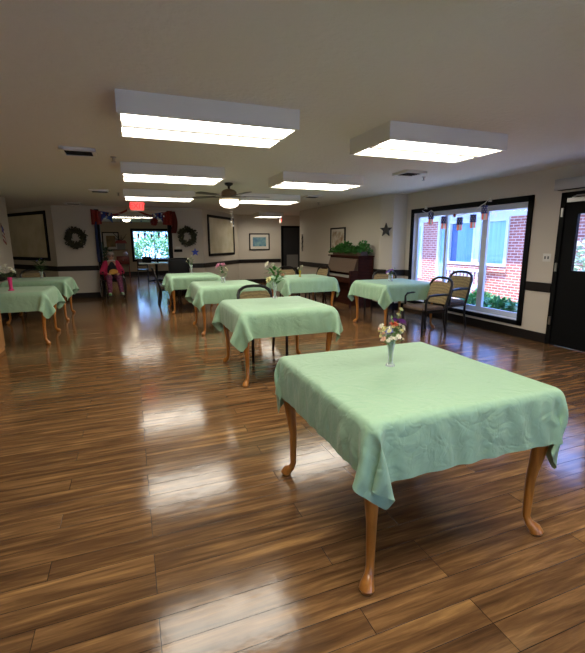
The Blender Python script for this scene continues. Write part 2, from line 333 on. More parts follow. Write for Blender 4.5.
# dark door at the far right
D2 = struct('door_2', MB().box(DX0+.03, DX1-.03, YR+.02, YR+.07, .01, DH-.03), mat('charcoal_door', sp('16181d'), .5))
tag(MB().box(DX0-.06, DX0+.03, YR-.02, YR+.12, 0, DH+.05).box(DX1-.03, DX1+.06, YR-.02, YR+.12, 0, DH+.05).box(DX0-.06, DX1+.06, YR-.02, YR+.12, DH-.03, DH+.05).build('door_frame', BLACK, D2, smooth=False), kind='structure')
tag(MB().box(DX0+.18, DX1-.1, YR+.005, YR+.02, .55, 1.05).build('kick_panel', mat('grey_panel', sp('6a6965'), .5), D2, smooth=False), kind='structure')

# ---------------------------------------------------------------- outside
GR = mat('lawn_grass', sp('4d7a3a'), .9, var=.3, vscale=5)
struct('ground_outside', MB().box(XW+.14, 40, -15, 50, -.35, -.2).box(-20, XW+.14, YA+.15, 50, -.35, -.2), GR)
struct('sky_blocker_roof', MB().box(-9, 8, -6.5, -2.6, 2.75, 2.9), MATS['white_enamel'])  # unseen slab added to keep blue sky light out of the back window
struct('sky_blocker_wall', MB().box(-12, 10, -13.2, -13, -.3, 5.5), mat('sand_blocker', sp('cdbb9c'), .9))  # unseen screen added to block the sky beyond the patio
struct('added_bounce_paving', MB().box(XW+.14, 9.28, -6, 20, -.2, -.185), mat('white_bounce_paving', sp('ece8e0'), .85))  # pale paving added to bounce daylight onto the ceiling by the window
struct('roof_main', MB().box(-6.5, 6.02, -2.6, YA+.6, H+.14, H+.3), mat('roof_grey', sp('77716c'), .8))
house = thing('brick_building', 'red brick building wing with white framed windows seen across the courtyard', 'building', (9.3, 9, 0))
def hp(name, m, boxes, parent=house, smooth=False):
    q = MB()
    for (x0, x1, y0, y1, z0, z1) in boxes: q.box(x0-9.3, x1-9.3, y0-9, y1-9, z0, z1)
    return q.build(name, m, parent, smooth=smooth)
hp('brick_wall', BRICK, [(9.3, 9.5, -2, 8.38, -.2, 2.15), (9.3, 9.5, 8.38, 10.62, -.2, .84), (9.3, 9.5, 11.1, 11.85, -.2, 2.15), (9.3, 9.5, 10.62, 11.1, -.2, .3), (9.3, 9.5, 11.85, 12.4, -.2, .3), (9.3, 9.5, 12.4, 20, -.2, 2.15)])
hp('soffit', VINYL, [(8.7, 9.6, -2, 20, 2.62, 2.68), (8.62, 8.7, -2, 20, 2.55, 2.8)])
hp('siding_band', VINYL, [(9.28, 9.5, -2, 20, 2.15, 2.32), (9.30, 9.5, -2, 20, 2.33, 2.48), (9.32, 9.5, -2, 20, 2.49, 2.62)])
hp('roof', mat('dark_shingle', sp('4a4644'), .9), [(8.6, 14, -2, 20, 2.8, 2.95)])
hp('wall_backing', VINYL, [(9.42, 9.5, 8.38, 12.4, .3, 2.15), (9.27, 9.42, 9.425, 9.495, .845, 2.145)])
hp('sill', BRICK, [(9.22, 9.42, 8.33, 10.66, .70, .80)])
CURT = mat('blue_curtain', sp('86b0cf'), .9, var=.12, vscale=2, stretch=(1, 14, .4))
DGL = mat('dark_window_glass', sp('3c5f8a'), .08, spec=.8)
for (y0, y1, z0, z1) in ((8.38, 9.42, .84, 2.15), (9.5, 10.62, .84, 2.15), (10.66, 11.1, .3, 2.15), (11.85, 12.4, .3, 2.15)):
    fr = hp('window', VINYL, [(9.26, 9.36, y0, y0+.09, z0, z1), (9.26, 9.36, y1-.09, y1, z0, z1), (9.263, 9.355, y0+.001, y1-.001, z1-.1, z1-.001), (9.263, 9.355, y0+.001, y1-.001, z0+.001, z0+.08)])
    hp('pane', CURT if y0 not in (9.5,) else DGL, [(9.34, 9.38, y0+.08, y1-.08, z0+.06, z1-.08)], fr)
# curtains of the second window
q = MB(); n = 40
vs = []
for i in range(n+1):
    y = 9.62+.62*i/n-9; x = .02-.0+.02*math.sin(i*1.7)
    vs.append((q.bm.verts.new((x, y, .9)), q.bm.verts.new((x, y, 2.08))))
for a, c in zip(vs, vs[1:]): q.bm.faces.new((a[0], c[0], c[1], a[1]))
q.build('curtain', CURT, house)
def shrub(name, label, cat, loc, rad, h, n, L, m, group=None, seed=1, trunk=True):
    rnd = random.Random(seed); t = thing(name, label, cat, loc, 0, group); q = MB()
    for i in range(n):
        th = rnd.uniform(0, 2*PI); ph = math.acos(rnd.uniform(-.3, 1)); rr = rnd.uniform(.55, 1)
        p = Vector((rad*rr*math.sin(ph)*math.cos(th), rad*rr*math.sin(ph)*math.sin(th), h*.45+h*.55*rr*math.cos(ph)))
        d = Vector((math.cos(th)*math.sin(ph), math.sin(th)*math.sin(ph), rnd.uniform(-.4, .8)))
        q.leaf(p, d, (rnd.uniform(-1, 1), rnd.uniform(-1, 1), 1), L*rnd.uniform(.6, 1.2), L*.5)
    q.build('foliage', m, t)
    s = MB()
    for k in range(5):
        a = 2*PI*k/5; s.tube([(0, 0, 0), (.2*rad*math.cos(a), .2*rad*math.sin(a), h*.3), (.5*rad*math.cos(a), .5*rad*math.sin(a), h*.65)], [.02+.01*h, .015+.006*h, .006])
    s.build('stem', mat('bark', sp('4a3a2c'), .9), t); return t
HOST = mat('hosta_green', sp('4f8a50'), .6, var=.4, vscale=3)
SILV = mat('silvery_leaf', sp('a8bfa0'), .6, var=.3, vscale=8)
for i, (x, y, rad, h, m, lab) in enumerate(((6.6, 5.1, .42, .72, SILV, 'pale silvery shrub outside the window beside its right edge'),
        (6.8, 5.6, .42, .58, HOST, 'low green leafy plant outside the window right of the thick mullion'), (6.9, 6.3, .45, .55, HOST, 'low green leafy plant outside the window behind the rear armchair'),
        (7.3, 7.2, .45, .55, HOST, 'low green leafy plant outside the left half of the picture window'))):
    shrub('garden_shrub', lab, 'shrub', (x, y, -.2), rad, h, 700, .15, m, 'shrubs outside the picture window', seed=i+3)
shrub('garden_shrub', 'leafy bush seen through the glass of the black door', 'shrub', (8.2, 5.2, -.2), .7, 1.9, 1500, .12, SILV, seed=31)
for i, (x, y, rad, h) in enumerate(((-.9, 25.2, 1.5, 2.6), (1.2, 24.9, 1.4, 2.4), (3.4, 25.6, 1.7, 3.0), (.3, 28.2, 2.2, 4.2), (3.2, 29.5, 2.4, 4.4), (-2.6, 29, 2.3, 4.0))):
    shrub('garden_tree', ['leafy green bush outside the alcove window, left side', 'leafy green bush outside the alcove window, centre', 'leafy green bush outside the alcove window, right side',
          'tall tree behind the bushes beyond the alcove window', 'tall tree behind the right bush beyond the alcove window', 'tall tree behind the left bush beyond the alcove window'][i], 'tree', (x, y, -.25), rad, h, 1500, .2,
          mat('sunlit_leaf', sp('7fb07c'), .6, var=.45, vscale=2), 'trees beyond the alcove window', seed=50+i)
bench = thing('garden_bench', 'white slatted garden bench against the brick wall outside', 'bench', (8.75, 9.55, -.2), -PI/2)
b = MB()
for k in range(11): b.box(-.74+.14*k-.022, -.74+.14*k+.022, .2, .23, .5, .9)
b.box(-.8, .8, .19, .24, .88, .96).box(-.8, .8, .19, .24, .46, .52); b.build('backrest', VINYL, bench)
b = MB()
for k in range(5): b.box(-.8, .8, -.25+.09*k, -.18+.09*k, .42, .45)
b.build('seat', VINYL, bench)
for x in (-.76, .76):
    for y in (-.22, .2): MB().box(x-.03, x+.03, y-.03, y+.03, 0, .45).build('leg', VINYL, bench)
tag(MB().lathe([(.05, 0), (.06, .02), (.02, .05), (.03, .12), (.05, .16), (.04, .22), (.01, .26)], seg=12).build('bird_feeder', mat('pink_plastic', sp('e0506a'), .4)), 'pink hanging feeder in front of the brick building window', 'feeder').location = (9.15, 8.95, .82)

# ---------------------------------------------------------------- ceiling fixtures
def fixture(loc, label):
    t = thing('ceiling_light', label, 'ceiling light', loc, 0, 'boxed fluorescent ceiling lights')
    X, Y, Zb = 1.35, .72, -.148
    h = MB(); e = .028
    h.box(0, X, 0, e, Zb, 0).box(0, X, Y-e, Y, Zb, 0).box(0, e, e, Y-e, Zb, 0).box(X-e, X, e, Y-e, Zb, 0).box(e, X-e, e, Y-e, -.05, 0)
    h.build('housing', WHITE, t, smooth=False)
    for y0, y1 in ((e+.012, Y/2-.016), (Y/2+.016, Y-e-.03)):
        q = MB(); ym = (y0+y1)/2
        q.bm.faces.new([q.bm.verts.new(p) for p in ((e, y0, Zb+.03), (X-e, y0, Zb+.03), (X-e, ym, Zb+.008), (e, ym, Zb+.008))])
        q.bm.faces.new([q.bm.verts.new(p) for p in ((e, ym, Zb+.008), (X-e, ym, Zb+.008), (X-e, y1, Zb+.03), (e, y1, Zb+.03))])
        q.build('diffuser', LENS, t, smooth=False)
    MB().box(e, X-e, Y/2-.016, Y/2+.016, Zb-.004, -.05).build('divider', mat('grey_divider', sp('6d6a64'), .6), t, smooth=False)
    return t
F0 = fixture((-.014, 3.30, H), 'boxed fluorescent ceiling light, largest at the upper left')
for (x, y, lb) in ((2.18, 3.30, 'boxed fluorescent ceiling light on the right, nearest the black door'),
                   (-.03, 6.03, 'boxed fluorescent ceiling light, second one back in the left row'),
                   (2.18, 6.03, 'boxed fluorescent ceiling light just right of the ceiling fan'),
                   (-.03, 8.88, 'boxed fluorescent ceiling light, third one back in the left row'),
                   (2.25, 8.85, 'boxed fluorescent ceiling light directly behind the dark fan blade'),
                   (4.15, 13.9, 'small far boxed fluorescent ceiling light by the framed sea picture'),
                   (-.5, 15.4, 'boxed fluorescent ceiling light inside the alcove behind the garland'),
                   (-.014, .57, 'added boxed fluorescent ceiling light, unseen over the camera, left row'),  # this pair over the camera is added only for its light
                   (2.18, .57, 'added boxed fluorescent ceiling light, unseen over the camera, right row')):
    dup(F0, (x, y, H), 0, lb, scale=(.65, 1, 1) if x > 3.5 else None)
t = thing('dome_light', 'small round lit dome light on the alcove ceiling', 'ceiling light', (-.03, 19.4, H))
MB().lathe([(.17, 0), (.17, -.03), (.15, -.035)], seg=20).build('base', WHITE, t)
MB().lathe([(.15, -.03), (.14, -.07), (.09, -.11), (.01, -.12)], seg=20).build('lamp_shade', mat('lit_dome', (1, .9, .7), .5, emit=(1, .85, .6), es=12), t)

t2 = dup(t, (-4.0, 12.9, H), 0, 'added round dome light, unseen in the recess behind the left wall')  # extra lamp added out of view to brighten the left recess
# ceiling fan
fan = thing('ceiling_fan', 'white and brass ceiling fan with dark blades and a lit glass bowl', 'ceiling fan', (1.70, 7.5, H))
MB().lathe([(.075, 0), (.07, -.03), (.02, -.06), (.015, -.12)]).build('canopy', FRAME, fan)
MB().lathe([(.04, -.10), (.10, -.12), (.13, -.15), (.135, -.2), (.11, -.235), (.05, -.25)]).build('motor', mat('bronze_motor', sp('8a7660'), .35, metal=.5), fan)
MB().lathe([(.06, -.245), (.17, -.255), (.178, -.275), (.165, -.29)], seg=24).build('light_ring', mat('cream_ring', sp('e8d8c0'), .4), fan)
MB().lathe([(.165, -.285), (.172, -.32), (.15, -.375), (.09, -.41), (.01, -.42)], seg=24).build('lamp_shade', mat('lit_bowl', (1, .92, .8), .5, emit=(1, .86, .68), es=6), fan)
BLD = mat('blade_walnut', sp('2f2320'), .4)
for k in range(5):
    a = R(-6+72*k); M = Matrix.Rotation(a, 4, 'Z')
    q = MB().prism([(.26, -.05), (.68, -.07), (.72, -.04), (.72, .04), (.68, .07), (.26, .05)], -.225, -.217, M=M @ Matrix.Rotation(R(6), 4, 'X')); bl = q.build('blade', BLD, fan)
    MB().box(.11, .3, -.02, .02, -.232, -.224, M=M).build('blade_bracket', FRAME, bl)
for dx, L in ((-.0, .24), (.03, .30)):
    q = MB().tube([(dx, -.1, -.42), (dx, -.1, -.42-L)], .003, 6); pc = q.build('pull_chain', SILVER, fan)
    MB().ball((dx, -.1, -.43-L), .018).build('knob', WHITE, pc)

# vents, sprinklers
def vent(loc, label, s=.36):
    t = thing('ceiling_vent', label, 'vent', loc, 0, 'ceiling air vents')
    MB().box(-s/2, s/2, -s/2, -s/2+.04, -.035, 0).box(-s/2, s/2, s/2-.04, s/2, -.035, 0).box(-s/2, -s/2+.04, -s/2, s/2, -.035, 0).box(s/2-.04, s/2, -s/2, s/2, -.035, 0).build('frame', WHITE, t, smooth=False)
    MB().box(-s/2+.03, s/2-.03, -s/2+.03, s/2-.03, -.012, 0).build('opening', BLACK, t, smooth=False)
    q = MB()
    for k in range(5): q.box(-s/2+.04, s/2-.04, -s/2+.06+k*.06, -s/2+.065+k*.06, -.03, -.012)
    q.build('louvre', FRAME, t, smooth=False); return t
v = vent((-.45, 5.5, H), 'square ceiling vent at the upper left before the second light')
for (x, y, lb) in ((-.46, 9.3, 'square ceiling vent left of the third light in the left row'), (4.0, 5.5, 'square ceiling vent above the picture window'), (3.9, 8.9, 'small ceiling vent beside the light behind the fan blade'), (-1.25, 12.3, 'flat ceiling vent close to the left wreath wall')):
    dup(v, (x, y, H), 0, lb)
def sprink(loc, label):
    t = thing('sprinkler_head', label, 'sprinkler', loc, 0, 'ceiling sprinkler heads')
    MB().lathe([(.035, 0), (.035, -.008), (.012, -.012), (.012, -.05), (.03, -.055), (.03, -.06)], seg=12).build('pendant', SILVER, t); return t
s0 = sprink((-.10, 5.76, H), 'small brass ceiling sprinkler right of the upper left vent')
for x, y, lb in ((-.13, 9.65, 'small ceiling sprinkler left of the third left light'), (4.5, 5.8, 'small ceiling sprinkler beside the vent above the window'), (4.7, 10.3, 'small ceiling sprinkler above the piano wall')):
    dup(s0, (x, y, H), 0, lb)

# exit signs
def exit_sign(loc, label, rz, s=1):
    t = thing('exit_sign', label, 'exit sign', loc, rz, None)
    MB().box(-.17*s, .17*s, -.03, .03, -.26*s, -.03, bev=.006).build('housing', WHITE, t)
    MB().box(-.02, .02, -.02, .02, -.04, 0).build('mount', WHITE, t)
    MB().box(-.15*s, .15*s, -.036, -.029, -.24*s, -.05).build('face', mat('exit_face', sp('e07070'), .5, emit=(1, .12, .1), es=.9), t)
    text_mesh('EXIT', .17*s, .003, 'lettering', mat('exit_red', (.9, .02, .02), .4, emit=(1, .03, .03), es=2.2), t, Matrix.Translation((0, -.04, -.147*s)) @ Matrix.Rotation(PI/2, 4, 'X'), .003)
    return t
exit_sign((.25, 11.05, H), 'red lit EXIT sign hanging in front of the alcove opening', 0)
ex2 = exit_sign((5.15, 14.6, H-.12), 'small red EXIT sign hanging edge-on before the dark far door', R(75), .8)
MB().box(-.012, .012, -.012, .012, -.01, .12).build('hanger', WHITE, ex2)

# ---------------------------------------------------------------- tables and cloths
def cab_leg(sx, sy, h=.66):
    d = Vector((sx, sy, 0)).normalized(); prof = [(h, 0, .034), (h-.08, 0, .036), (h-.14, .008, .037), (h-.24, .006, .032), (h-.36, -.008, .025), (h-.47, -.022, .0195), (.09, -.022, .017), (.055, -.008, .019), (.03, .022, .028), (.012, .03, .031), (0, .03, .022)]
    q = MB().tube([(d.x*o, d.y*o, z) for z, o, r in prof], [r*(1.22 if z > .3 else 1.12) for z, o, r in prof], 12); return q
def table(loc, label, w=1.068, l=1.068):
    t = thing('dining_table', label, 'table', loc, 0, 'square dining tables with mint cloths')
    MB().box(-w/2, w/2, -l/2, l/2, .76, .787, bev=.014).build('tabletop', OAK, t)
    i = .075
    MB().box(-w/2+i, w/2-i, -l/2+i, -l/2+i+.02, .67, .77).box(-w/2+i, w/2-i, l/2-i-.02, l/2-i, .67, .77).box(-w/2+i, -w/2+i+.02, -l/2+i, l/2-i, .67, .77).box(w/2-i-.02, w/2-i, -l/2+i, l/2-i, .67, .77).build('apron', OAK, t, smooth=False)
    for sx in (-1, 1):
        for sy in (-1, 1):
            q = cab_leg(sx, sy, .77); g = q.build('leg', OAK, t); g.location = (sx*(w/2-.045), sy*(l/2-.045), 0)
    return t
def cloth_sim(half, clothhalf, n, steps, seed, off=(0, 0)):
    """square cloth falling on a block: position based, numpy only"""
    rng = np.random.default_rng(seed); g = np.linspace(-clothhalf, clothhalf, n); d = g[1]-g[0]
    X, Y = np.meshgrid(g, g, indexing='ij'); P = np.stack([X+off[0], Y+off[1], np.full_like(X, .004)], -1)
    P[..., 2] += rng.normal(0, .002, X.shape)
    P[..., 2] += .012*np.sin(np.arctan2(Y, X)*13+seed)*(np.maximum(np.abs(X), np.abs(Y)) > half+.1)
    # slow ripple so that the edges gather into folds
    V = np.zeros_like(P); dt = .012
    cons = []
    def add(ax, st, stiff, diag=0):
        for par in range(st*2):
            pass
    def solve(P, di, dj, rest, k):
        # parity split so that no vertex appears twice
        for par in (0, 1):
            ax = 0 if di else 1; s = max(abs(di), abs(dj))
            idx = np.arange(n - (di if di else 0)); jdx = np.arange(n-abs(dj))
            if ax == 0: idx = idx[(idx//s) % 2 == par]
            else: jdx = jdx[(jdx//s) % 2 == par]
            if dj < 0: jdx = jdx - dj
            I, J = np.ix_(idx, jdx)
            A = P[I, J]; B = P[I+di, J+dj]; D = B-A; L = np.sqrt((D**2).sum(-1, keepdims=True))+1e-9
            c = k*.5*(L-rest)/L*D; P[I, J] = A+c; P[I+di, J+dj] = B-c
    e = .003; hx = half; hy = half
    for s in range(steps):
        hg = np.clip(-P[..., 2]/.1, 0, 1)*(3.2 if s > steps*.25 else 0)*dt
        V[..., 0] -= np.sign(P[..., 0])*hg*(np.abs(P[..., 0]) > half+.012); V[..., 1] -= np.sign(P[..., 1])*hg*(np.abs(P[..., 1]) > half+.012)
        V[..., 2] -= (4.0 if s < steps*.6 else 1.6)*dt; V *= .985
        Q = P+V*dt
        for it in range(12 if s < steps*.6 else 22):
            solve(Q, 1, 0, d, 1); solve(Q, 0, 1, d, 1)
            solve(Q, 1, 1, d*1.41421, .03); solve(Q, 1, -1, d*1.41421, .03)
            if it % 3 == 0: solve(Q, 2, 0, 2*d, .04); solve(Q, 0, 2, 2*d, .04)
            # collide with the block
            dz = e-Q[..., 2]; dx = hx+e-np.abs(Q[..., 0]); dy = hy+e-np.abs(Q[..., 1])
            ins = (dz > 0) & (dx > 0) & (dy > 0)
            mz = ins & (dz <= dx) & (dz <= dy); mx = ins & ~mz & (dx <= dy); my = ins & ~mz & ~mx
            Q[..., 2][mz] = e
            Q[..., 0][mx] = np.sign(Q[..., 0][mx])*(hx+e); Q[..., 1][my] = np.sign(Q[..., 1][my])*(hy+e)
        V = (Q-P)/dt
        ins = Q[..., 2] < e*1.5
        top = ins & (np.abs(Q[..., 0]) < hx) & (np.abs(Q[..., 1]) < hy); V[top] *= .5
        P = Q
    return P
def cloth_mesh(P, crumple, seed):
    n = P.shape[0]; rng = np.random.default_rng(seed)
    me = bpy.data.meshes.new('tablecloth')
    ax = np.abs(P[..., 0]); ay = np.abs(P[..., 1]); hang = np.clip(-P[..., 2]/.12, 0, 1); g1 = P[..., 0]+P[..., 1]*.7; P = P.copy()
    wr = .004*(np.sin(41*g1+9*P[..., 2]+3*np.sin(7*P[..., 1]))+.7*np.sin(67*(P[..., 0]-P[..., 1])+24*P[..., 2]+2*np.sin(11*P[..., 0])))
    P[..., 0] += np.sign(P[..., 0])*(ax > ay)*hang*(wr+.004); P[..., 1] += np.sign(P[..., 1])*(ay >= ax)*hang*(wr+.004)
    P[..., 2] += (1-hang)*(P[..., 2] > -.005)*.0012*(1+np.sin(9*g1+2*np.sin(5*P[..., 1])))
    co = P.reshape(-1, 3).tolist(); fs = [(i*n+j, (i+1)*n+j, (i+1)*n+j+1, i*n+j+1) for i in range(n-1) for j in range(n-1)]
    me.from_pydata(co, [], fs); me.shade_smooth(); me.materials.append(CLOTH); return me
TH = .546
PA = cloth_sim(TH, .80, 60, 250, 3, (.022, -.004)); PBb = cloth_sim(TH, .81, 40, 240, 5, (-.015, .012)); 
MA = cloth_mesh(PA, 0, 1); MBm = cloth_mesh(PBb, 0, 2)
def put_cloth(me, loc, rz, label):
    o = bpy.data.objects.new('tablecloth', me); COL.objects.link(o); o.location = (loc[0], loc[1], .8005); o.rotation_euler[2] = rz
    md = o.modifiers.new('sub', 'SUBSURF'); md.levels = 1; md.render_levels = 1 if me is not MA else 2
    return tag(o, label, 'tablecloth', 'mint green tablecloths')
TB = [((1.368, 1.855), 'nearest table, in the right foreground, oak cabriole legs under a mint cloth', 'mint green tablecloth on the nearest table, in the right foreground', MA, 0),
      ((1.555, 4.64), 'table second from the camera, oak legs, black chair tucked behind it', 'mint green tablecloth on the second table back, in the middle of the room', MBm, 0),
      ((1.55, 7.36), 'table third from the camera in the centre row, oak legs', 'mint green tablecloth on the third table of the centre row, under a pink bouquet', MBm, PI/2),
      ((1.30, 9.8), 'farthest table of the centre row, near the alcove opening', 'mint green tablecloth on the farthest centre table near the alcove opening', MBm, PI),
      ((3.37, 8.2), 'table in front of the piano, right of the centre row', 'mint green tablecloth on the table in front of the piano', MBm, PI/2),
      ((4.45, 6.42), 'table by the picture window with armchairs beside it', 'mint green tablecloth on the table by the picture window, blue with daylight', MBm, 0),
      ((-1.77, 7.62), 'table at the left edge of the photo, with the pink vase', 'mint green tablecloth on the left edge table, under the pink vase', MBm, PI),
      ((-1.77, 9.8), 'back table on the left, below the left framed tan panel', 'mint green tablecloth on the back left table, below the left framed panel', MBm, PI/2)]
T0 = table((*TB[0][0], 0), TB[0][1])
for i, (p, l1, l2, me, rz) in enumerate(TB):
    if i: dup(T0, (*p, 0), 0, l1)
    put_cloth(me, p, rz, l2)

# ---------------------------------------------------------------- vases and bouquets
CRY = glass_mat('clear_glass', (.97, .98, .98), 1.6)
_n = CRY.node_tree.nodes; _l = CRY.node_tree.links; _p = _n.new('ShaderNodeBsdfPrincipled'); _p.inputs['Base Color'].default_value = (.78, .84, .88, 1); _p.inputs['Roughness'].default_value = .08
_lw = _n.new('ShaderNodeLayerWeight'); _lw.inputs[0].default_value = .5; _m = _n.new('ShaderNodeMath'); _m.operation = 'MULTIPLY_ADD'; _m.inputs[1].default_value = .55; _m.inputs[2].default_value = .08
_l.new(_lw.outputs['Facing'], _m.inputs[0]); _x = _n.new('ShaderNodeMixShader'); _l.new(_m.outputs[0], _x.inputs[0]); _old = _n['Material Output'].inputs[0].links[0].from_socket
_l.new(_old, _x.inputs[1]); _l.new(_p.outputs[0], _x.inputs[2]); _l.new(_x.outputs[0], _n['Material Output'].inputs[0])
ZT = .806
def vase(loc, h, r, m, label, flare=1.0, g='small vases on the tables', jar=False):
    t = thing('flower_vase', label, 'vase', loc)
    if g: t['group'] = g
    if jar: prof = [(r*.9, 0), (r, .01), (r, h*.8), (r*.8, h*.9), (r*.85, h), (r*.75, h), (r*.7, h*.9), (r*.9, h*.78), (r*.9, .012)]
    else: prof = [(r*.95, 0), (r, .006), (r*.55, h*.12), (r*.5, h*.3), (r*.62, h*.6), (r*flare, h), (r*flare*.9, h), (r*.52, h*.6), (r*.38, h*.3), (r*.3, h*.15)]
    MB().lathe(prof, seg=20).build('vessel', m, t)
    return t
FC = {'white': mat('white_petal', sp('e8e4d0'), .7), 'yellow': mat('yellow_petal', sp('e2dba0'), .7), 'purple': mat('purple_petal', sp('8a4a9a'), .7), 'orange': mat('orange_petal', sp('c9603a'), .7),
      'pink': mat('pink_petal', sp('d99ab0'), .7), 'peach': mat('peach_petal', sp('e0b79a'), .7), 'blue': mat('blue_petal', sp('6a6fae'), .7)}
STEM = mat('stem_green', sp('6d8b4e'), .6)
def bouquet(loc, vh, label, blooms, seed, leaves=14, leafm=None, LL=.05, leafspread=.07):
    """blooms: (x, y, z, r, colour) relative to the vase base"""
    rnd = random.Random(seed); t = thing('bouquet', label, 'bouquet', loc, 0, 'bouquets in the table vases')
    q = MB()
    for x, y, z, r, c in blooms: q.tube([(x*.05, y*.05, .02), (x*.2, y*.2, vh*.8), (x, y, z)], .0018, 5)
    q.build('stem', STEM, t)
    q = MB()
    for k in range(leaves):
        a = rnd.uniform(0, 2*PI); rr = rnd.uniform(.2, 1)*leafspread; z = vh*.9+rnd.uniform(0, 1)*(max(b[2] for b in blooms)-vh)*.8
        q.leaf((rr*math.cos(a)*.4, rr*math.sin(a)*.4, z), (math.cos(a), math.sin(a), rnd.uniform(-.2, .8)), (0, 0, 1), LL*rnd.uniform(.7, 1.3), LL*.35)
    q.build('foliage', leafm or LEAFG, t)
    for x, y, z, r, c in blooms:
        q = MB(); np_ = 7
        ax = Vector((x, y, .06)).normalized()
        for ring, (el, s) in enumerate(((.15, 1), (.7, .75), (1.2, .5))):
            for k in range(np_):
                a = 2*PI*k/np_+ring*.4; u = ax.orthogonal().normalized(); v2 = ax.cross(u)
                d = (u*math.cos(a)+v2*math.sin(a))*math.cos(el)+ax*math.sin(el)
                q.leaf((x, y, z), d, ax, r*s, r*.75)
        q.ball((x, y, z), r*.3, 1)
        q.build('blossom', FC[c], t)
    return t
def rb(seed, n, sx, z0, z1, r, cols, taper=1):
    rnd = random.Random(seed); out = []
    for k in range(n):
        a = rnd.uniform(0, 2*PI); rr = sx*math.sqrt(rnd.uniform(.05, 1)); z = rnd.uniform(z0, z1)
        out.append((rr*math.cos(a), rr*math.sin(a), z, r*rnd.uniform(.8, 1.2), cols[k % len(cols)]))
    return out
p = (1.345, 1.945, ZT)
vase(p, .155, .027, CRY, 'clear glass bud vase on the nearest table')
bl = rb(2, 46, .07, .15, .245, .0165, ['white', 'yellow', 'white', 'yellow', 'white'])+[(-.065, -.02, .20, .013, 'peach'), (-.075, .0, .225, .019, 'peach'), (-.07, -.03, .17, .019, 'peach'), (.0, -.02, .245, .03, 'orange'), (.02, .0, .262, .032, 'purple'), (.045, -.01, .255, .034, 'purple'), (.065, -.01, .25, .032, 'purple'), (-.035, -.03, .21, .026, 'blue'), (.055, .02, .29, .018, 'yellow'), (.07, .02, .32, .018, 'yellow')]
bouquet(p, .15, 'mixed bouquet of small white, yellow and purple flowers on the nearest table', bl, 3, 24, STEM, .035, .06)
p = (1.70, 5.05, ZT)
vase(p, .20, .036, CRY, 'tall clear glass vase on the second table back')
bouquet(p, .2, 'loose bouquet of white roses and a peach rose on the second table', [(-.10, 0, .43, .05, 'white'), (-.02, .02, .42, .052, 'white'), (.09, -.02, .29, .062, 'peach'), (-.09, -.04, .24, .052, 'yellow'), (.0, .03, .36, .03, 'white')], 5, 46, LEAFG, .12, .16)
p = (1.53, 7.45, ZT)
vase(p, .11, .035, CRY, 'short glass jar on the third table of the centre row', 1, jar=True)
bouquet(p, .1, 'bouquet with two big pink blooms and white buds on the third table', [(-.08, 0, .30, .075, 'pink'), (0, .0, .31, .08, 'pink'), (.05, 0, .26, .03, 'white'), (.08, 0, .22, .03, 'yellow'), (.04, -.02, .18, .03, 'white')], 6, 26, LEAFG, .08, .1)
p = (1.34, 10.2, ZT)
vase(p, .2, .035, CRY, 'slim glass vase on the farthest table of the centre row')
bouquet(p, .2, 'sparse white flowers in the vase on the farthest centre table', [(-.06, 0, .34, .035, 'white'), (.02, 0, .40, .035, 'white'), (.06, 0, .3, .03, 'white'), (-.1, 0, .28, .03, 'white')], 7, 22, LEAFG, .08, .1)
p = (3.29, 8.12, ZT)
vase(p, .13, .03, mat('yellow_glass', sp('b9a23c'), .2), 'yellow vase on the table in front of the piano')
bouquet(p, .12, 'pair of white blooms in the yellow vase before the piano', [(-.04, 0, .18, .035, 'white'), (.05, 0, .22, .035, 'white'), (-.02, .02, .16, .025, 'yellow')], 8, 14, LEAFG, .06, .05)
p = (4.41, 6.48, ZT)
vase(p, .12, .04, CRY, 'glass jar on the table by the picture window', 1, jar=True)
bouquet(p, .12, 'purple and white bouquet on the table by the picture window', rb(9, 15, .10, .14, .24, .03, ['purple', 'blue', 'white', 'purple']), 9, 20, LEAFD, .08, .1)
p = (-1.74, 7.5, ZT)
vase(p, .2, .045, mat('hot_pink_plastic', sp('e0357a'), .35), 'hot pink vase on the table at the left edge', .7)
bouquet(p, .2, 'drooping white lilies in the hot pink vase', [(-.10, 0, .34, .06, 'white'), (-.04, 0, .37, .06, 'white'), (.06, 0, .28, .05, 'white'), (.03, -.03, .33, .045, 'white'), (-.15, 0, .3, .045, 'white')], 10, 26, LEAFD, .1, .16)
p = (-1.75, 10.0, ZT)
vase(p, .14, .04, CRY, 'clear glass vase on the back left table', 1)
bouquet(p, .13, 'dark feathery bouquet in the vase on the back left table', [(-.05, 0, .36, .03, 'blue'), (.03, 0, .40, .03, 'blue'), (.08, 0, .34, .025, 'white')], 11, 60, LEAFD, .12, .13)

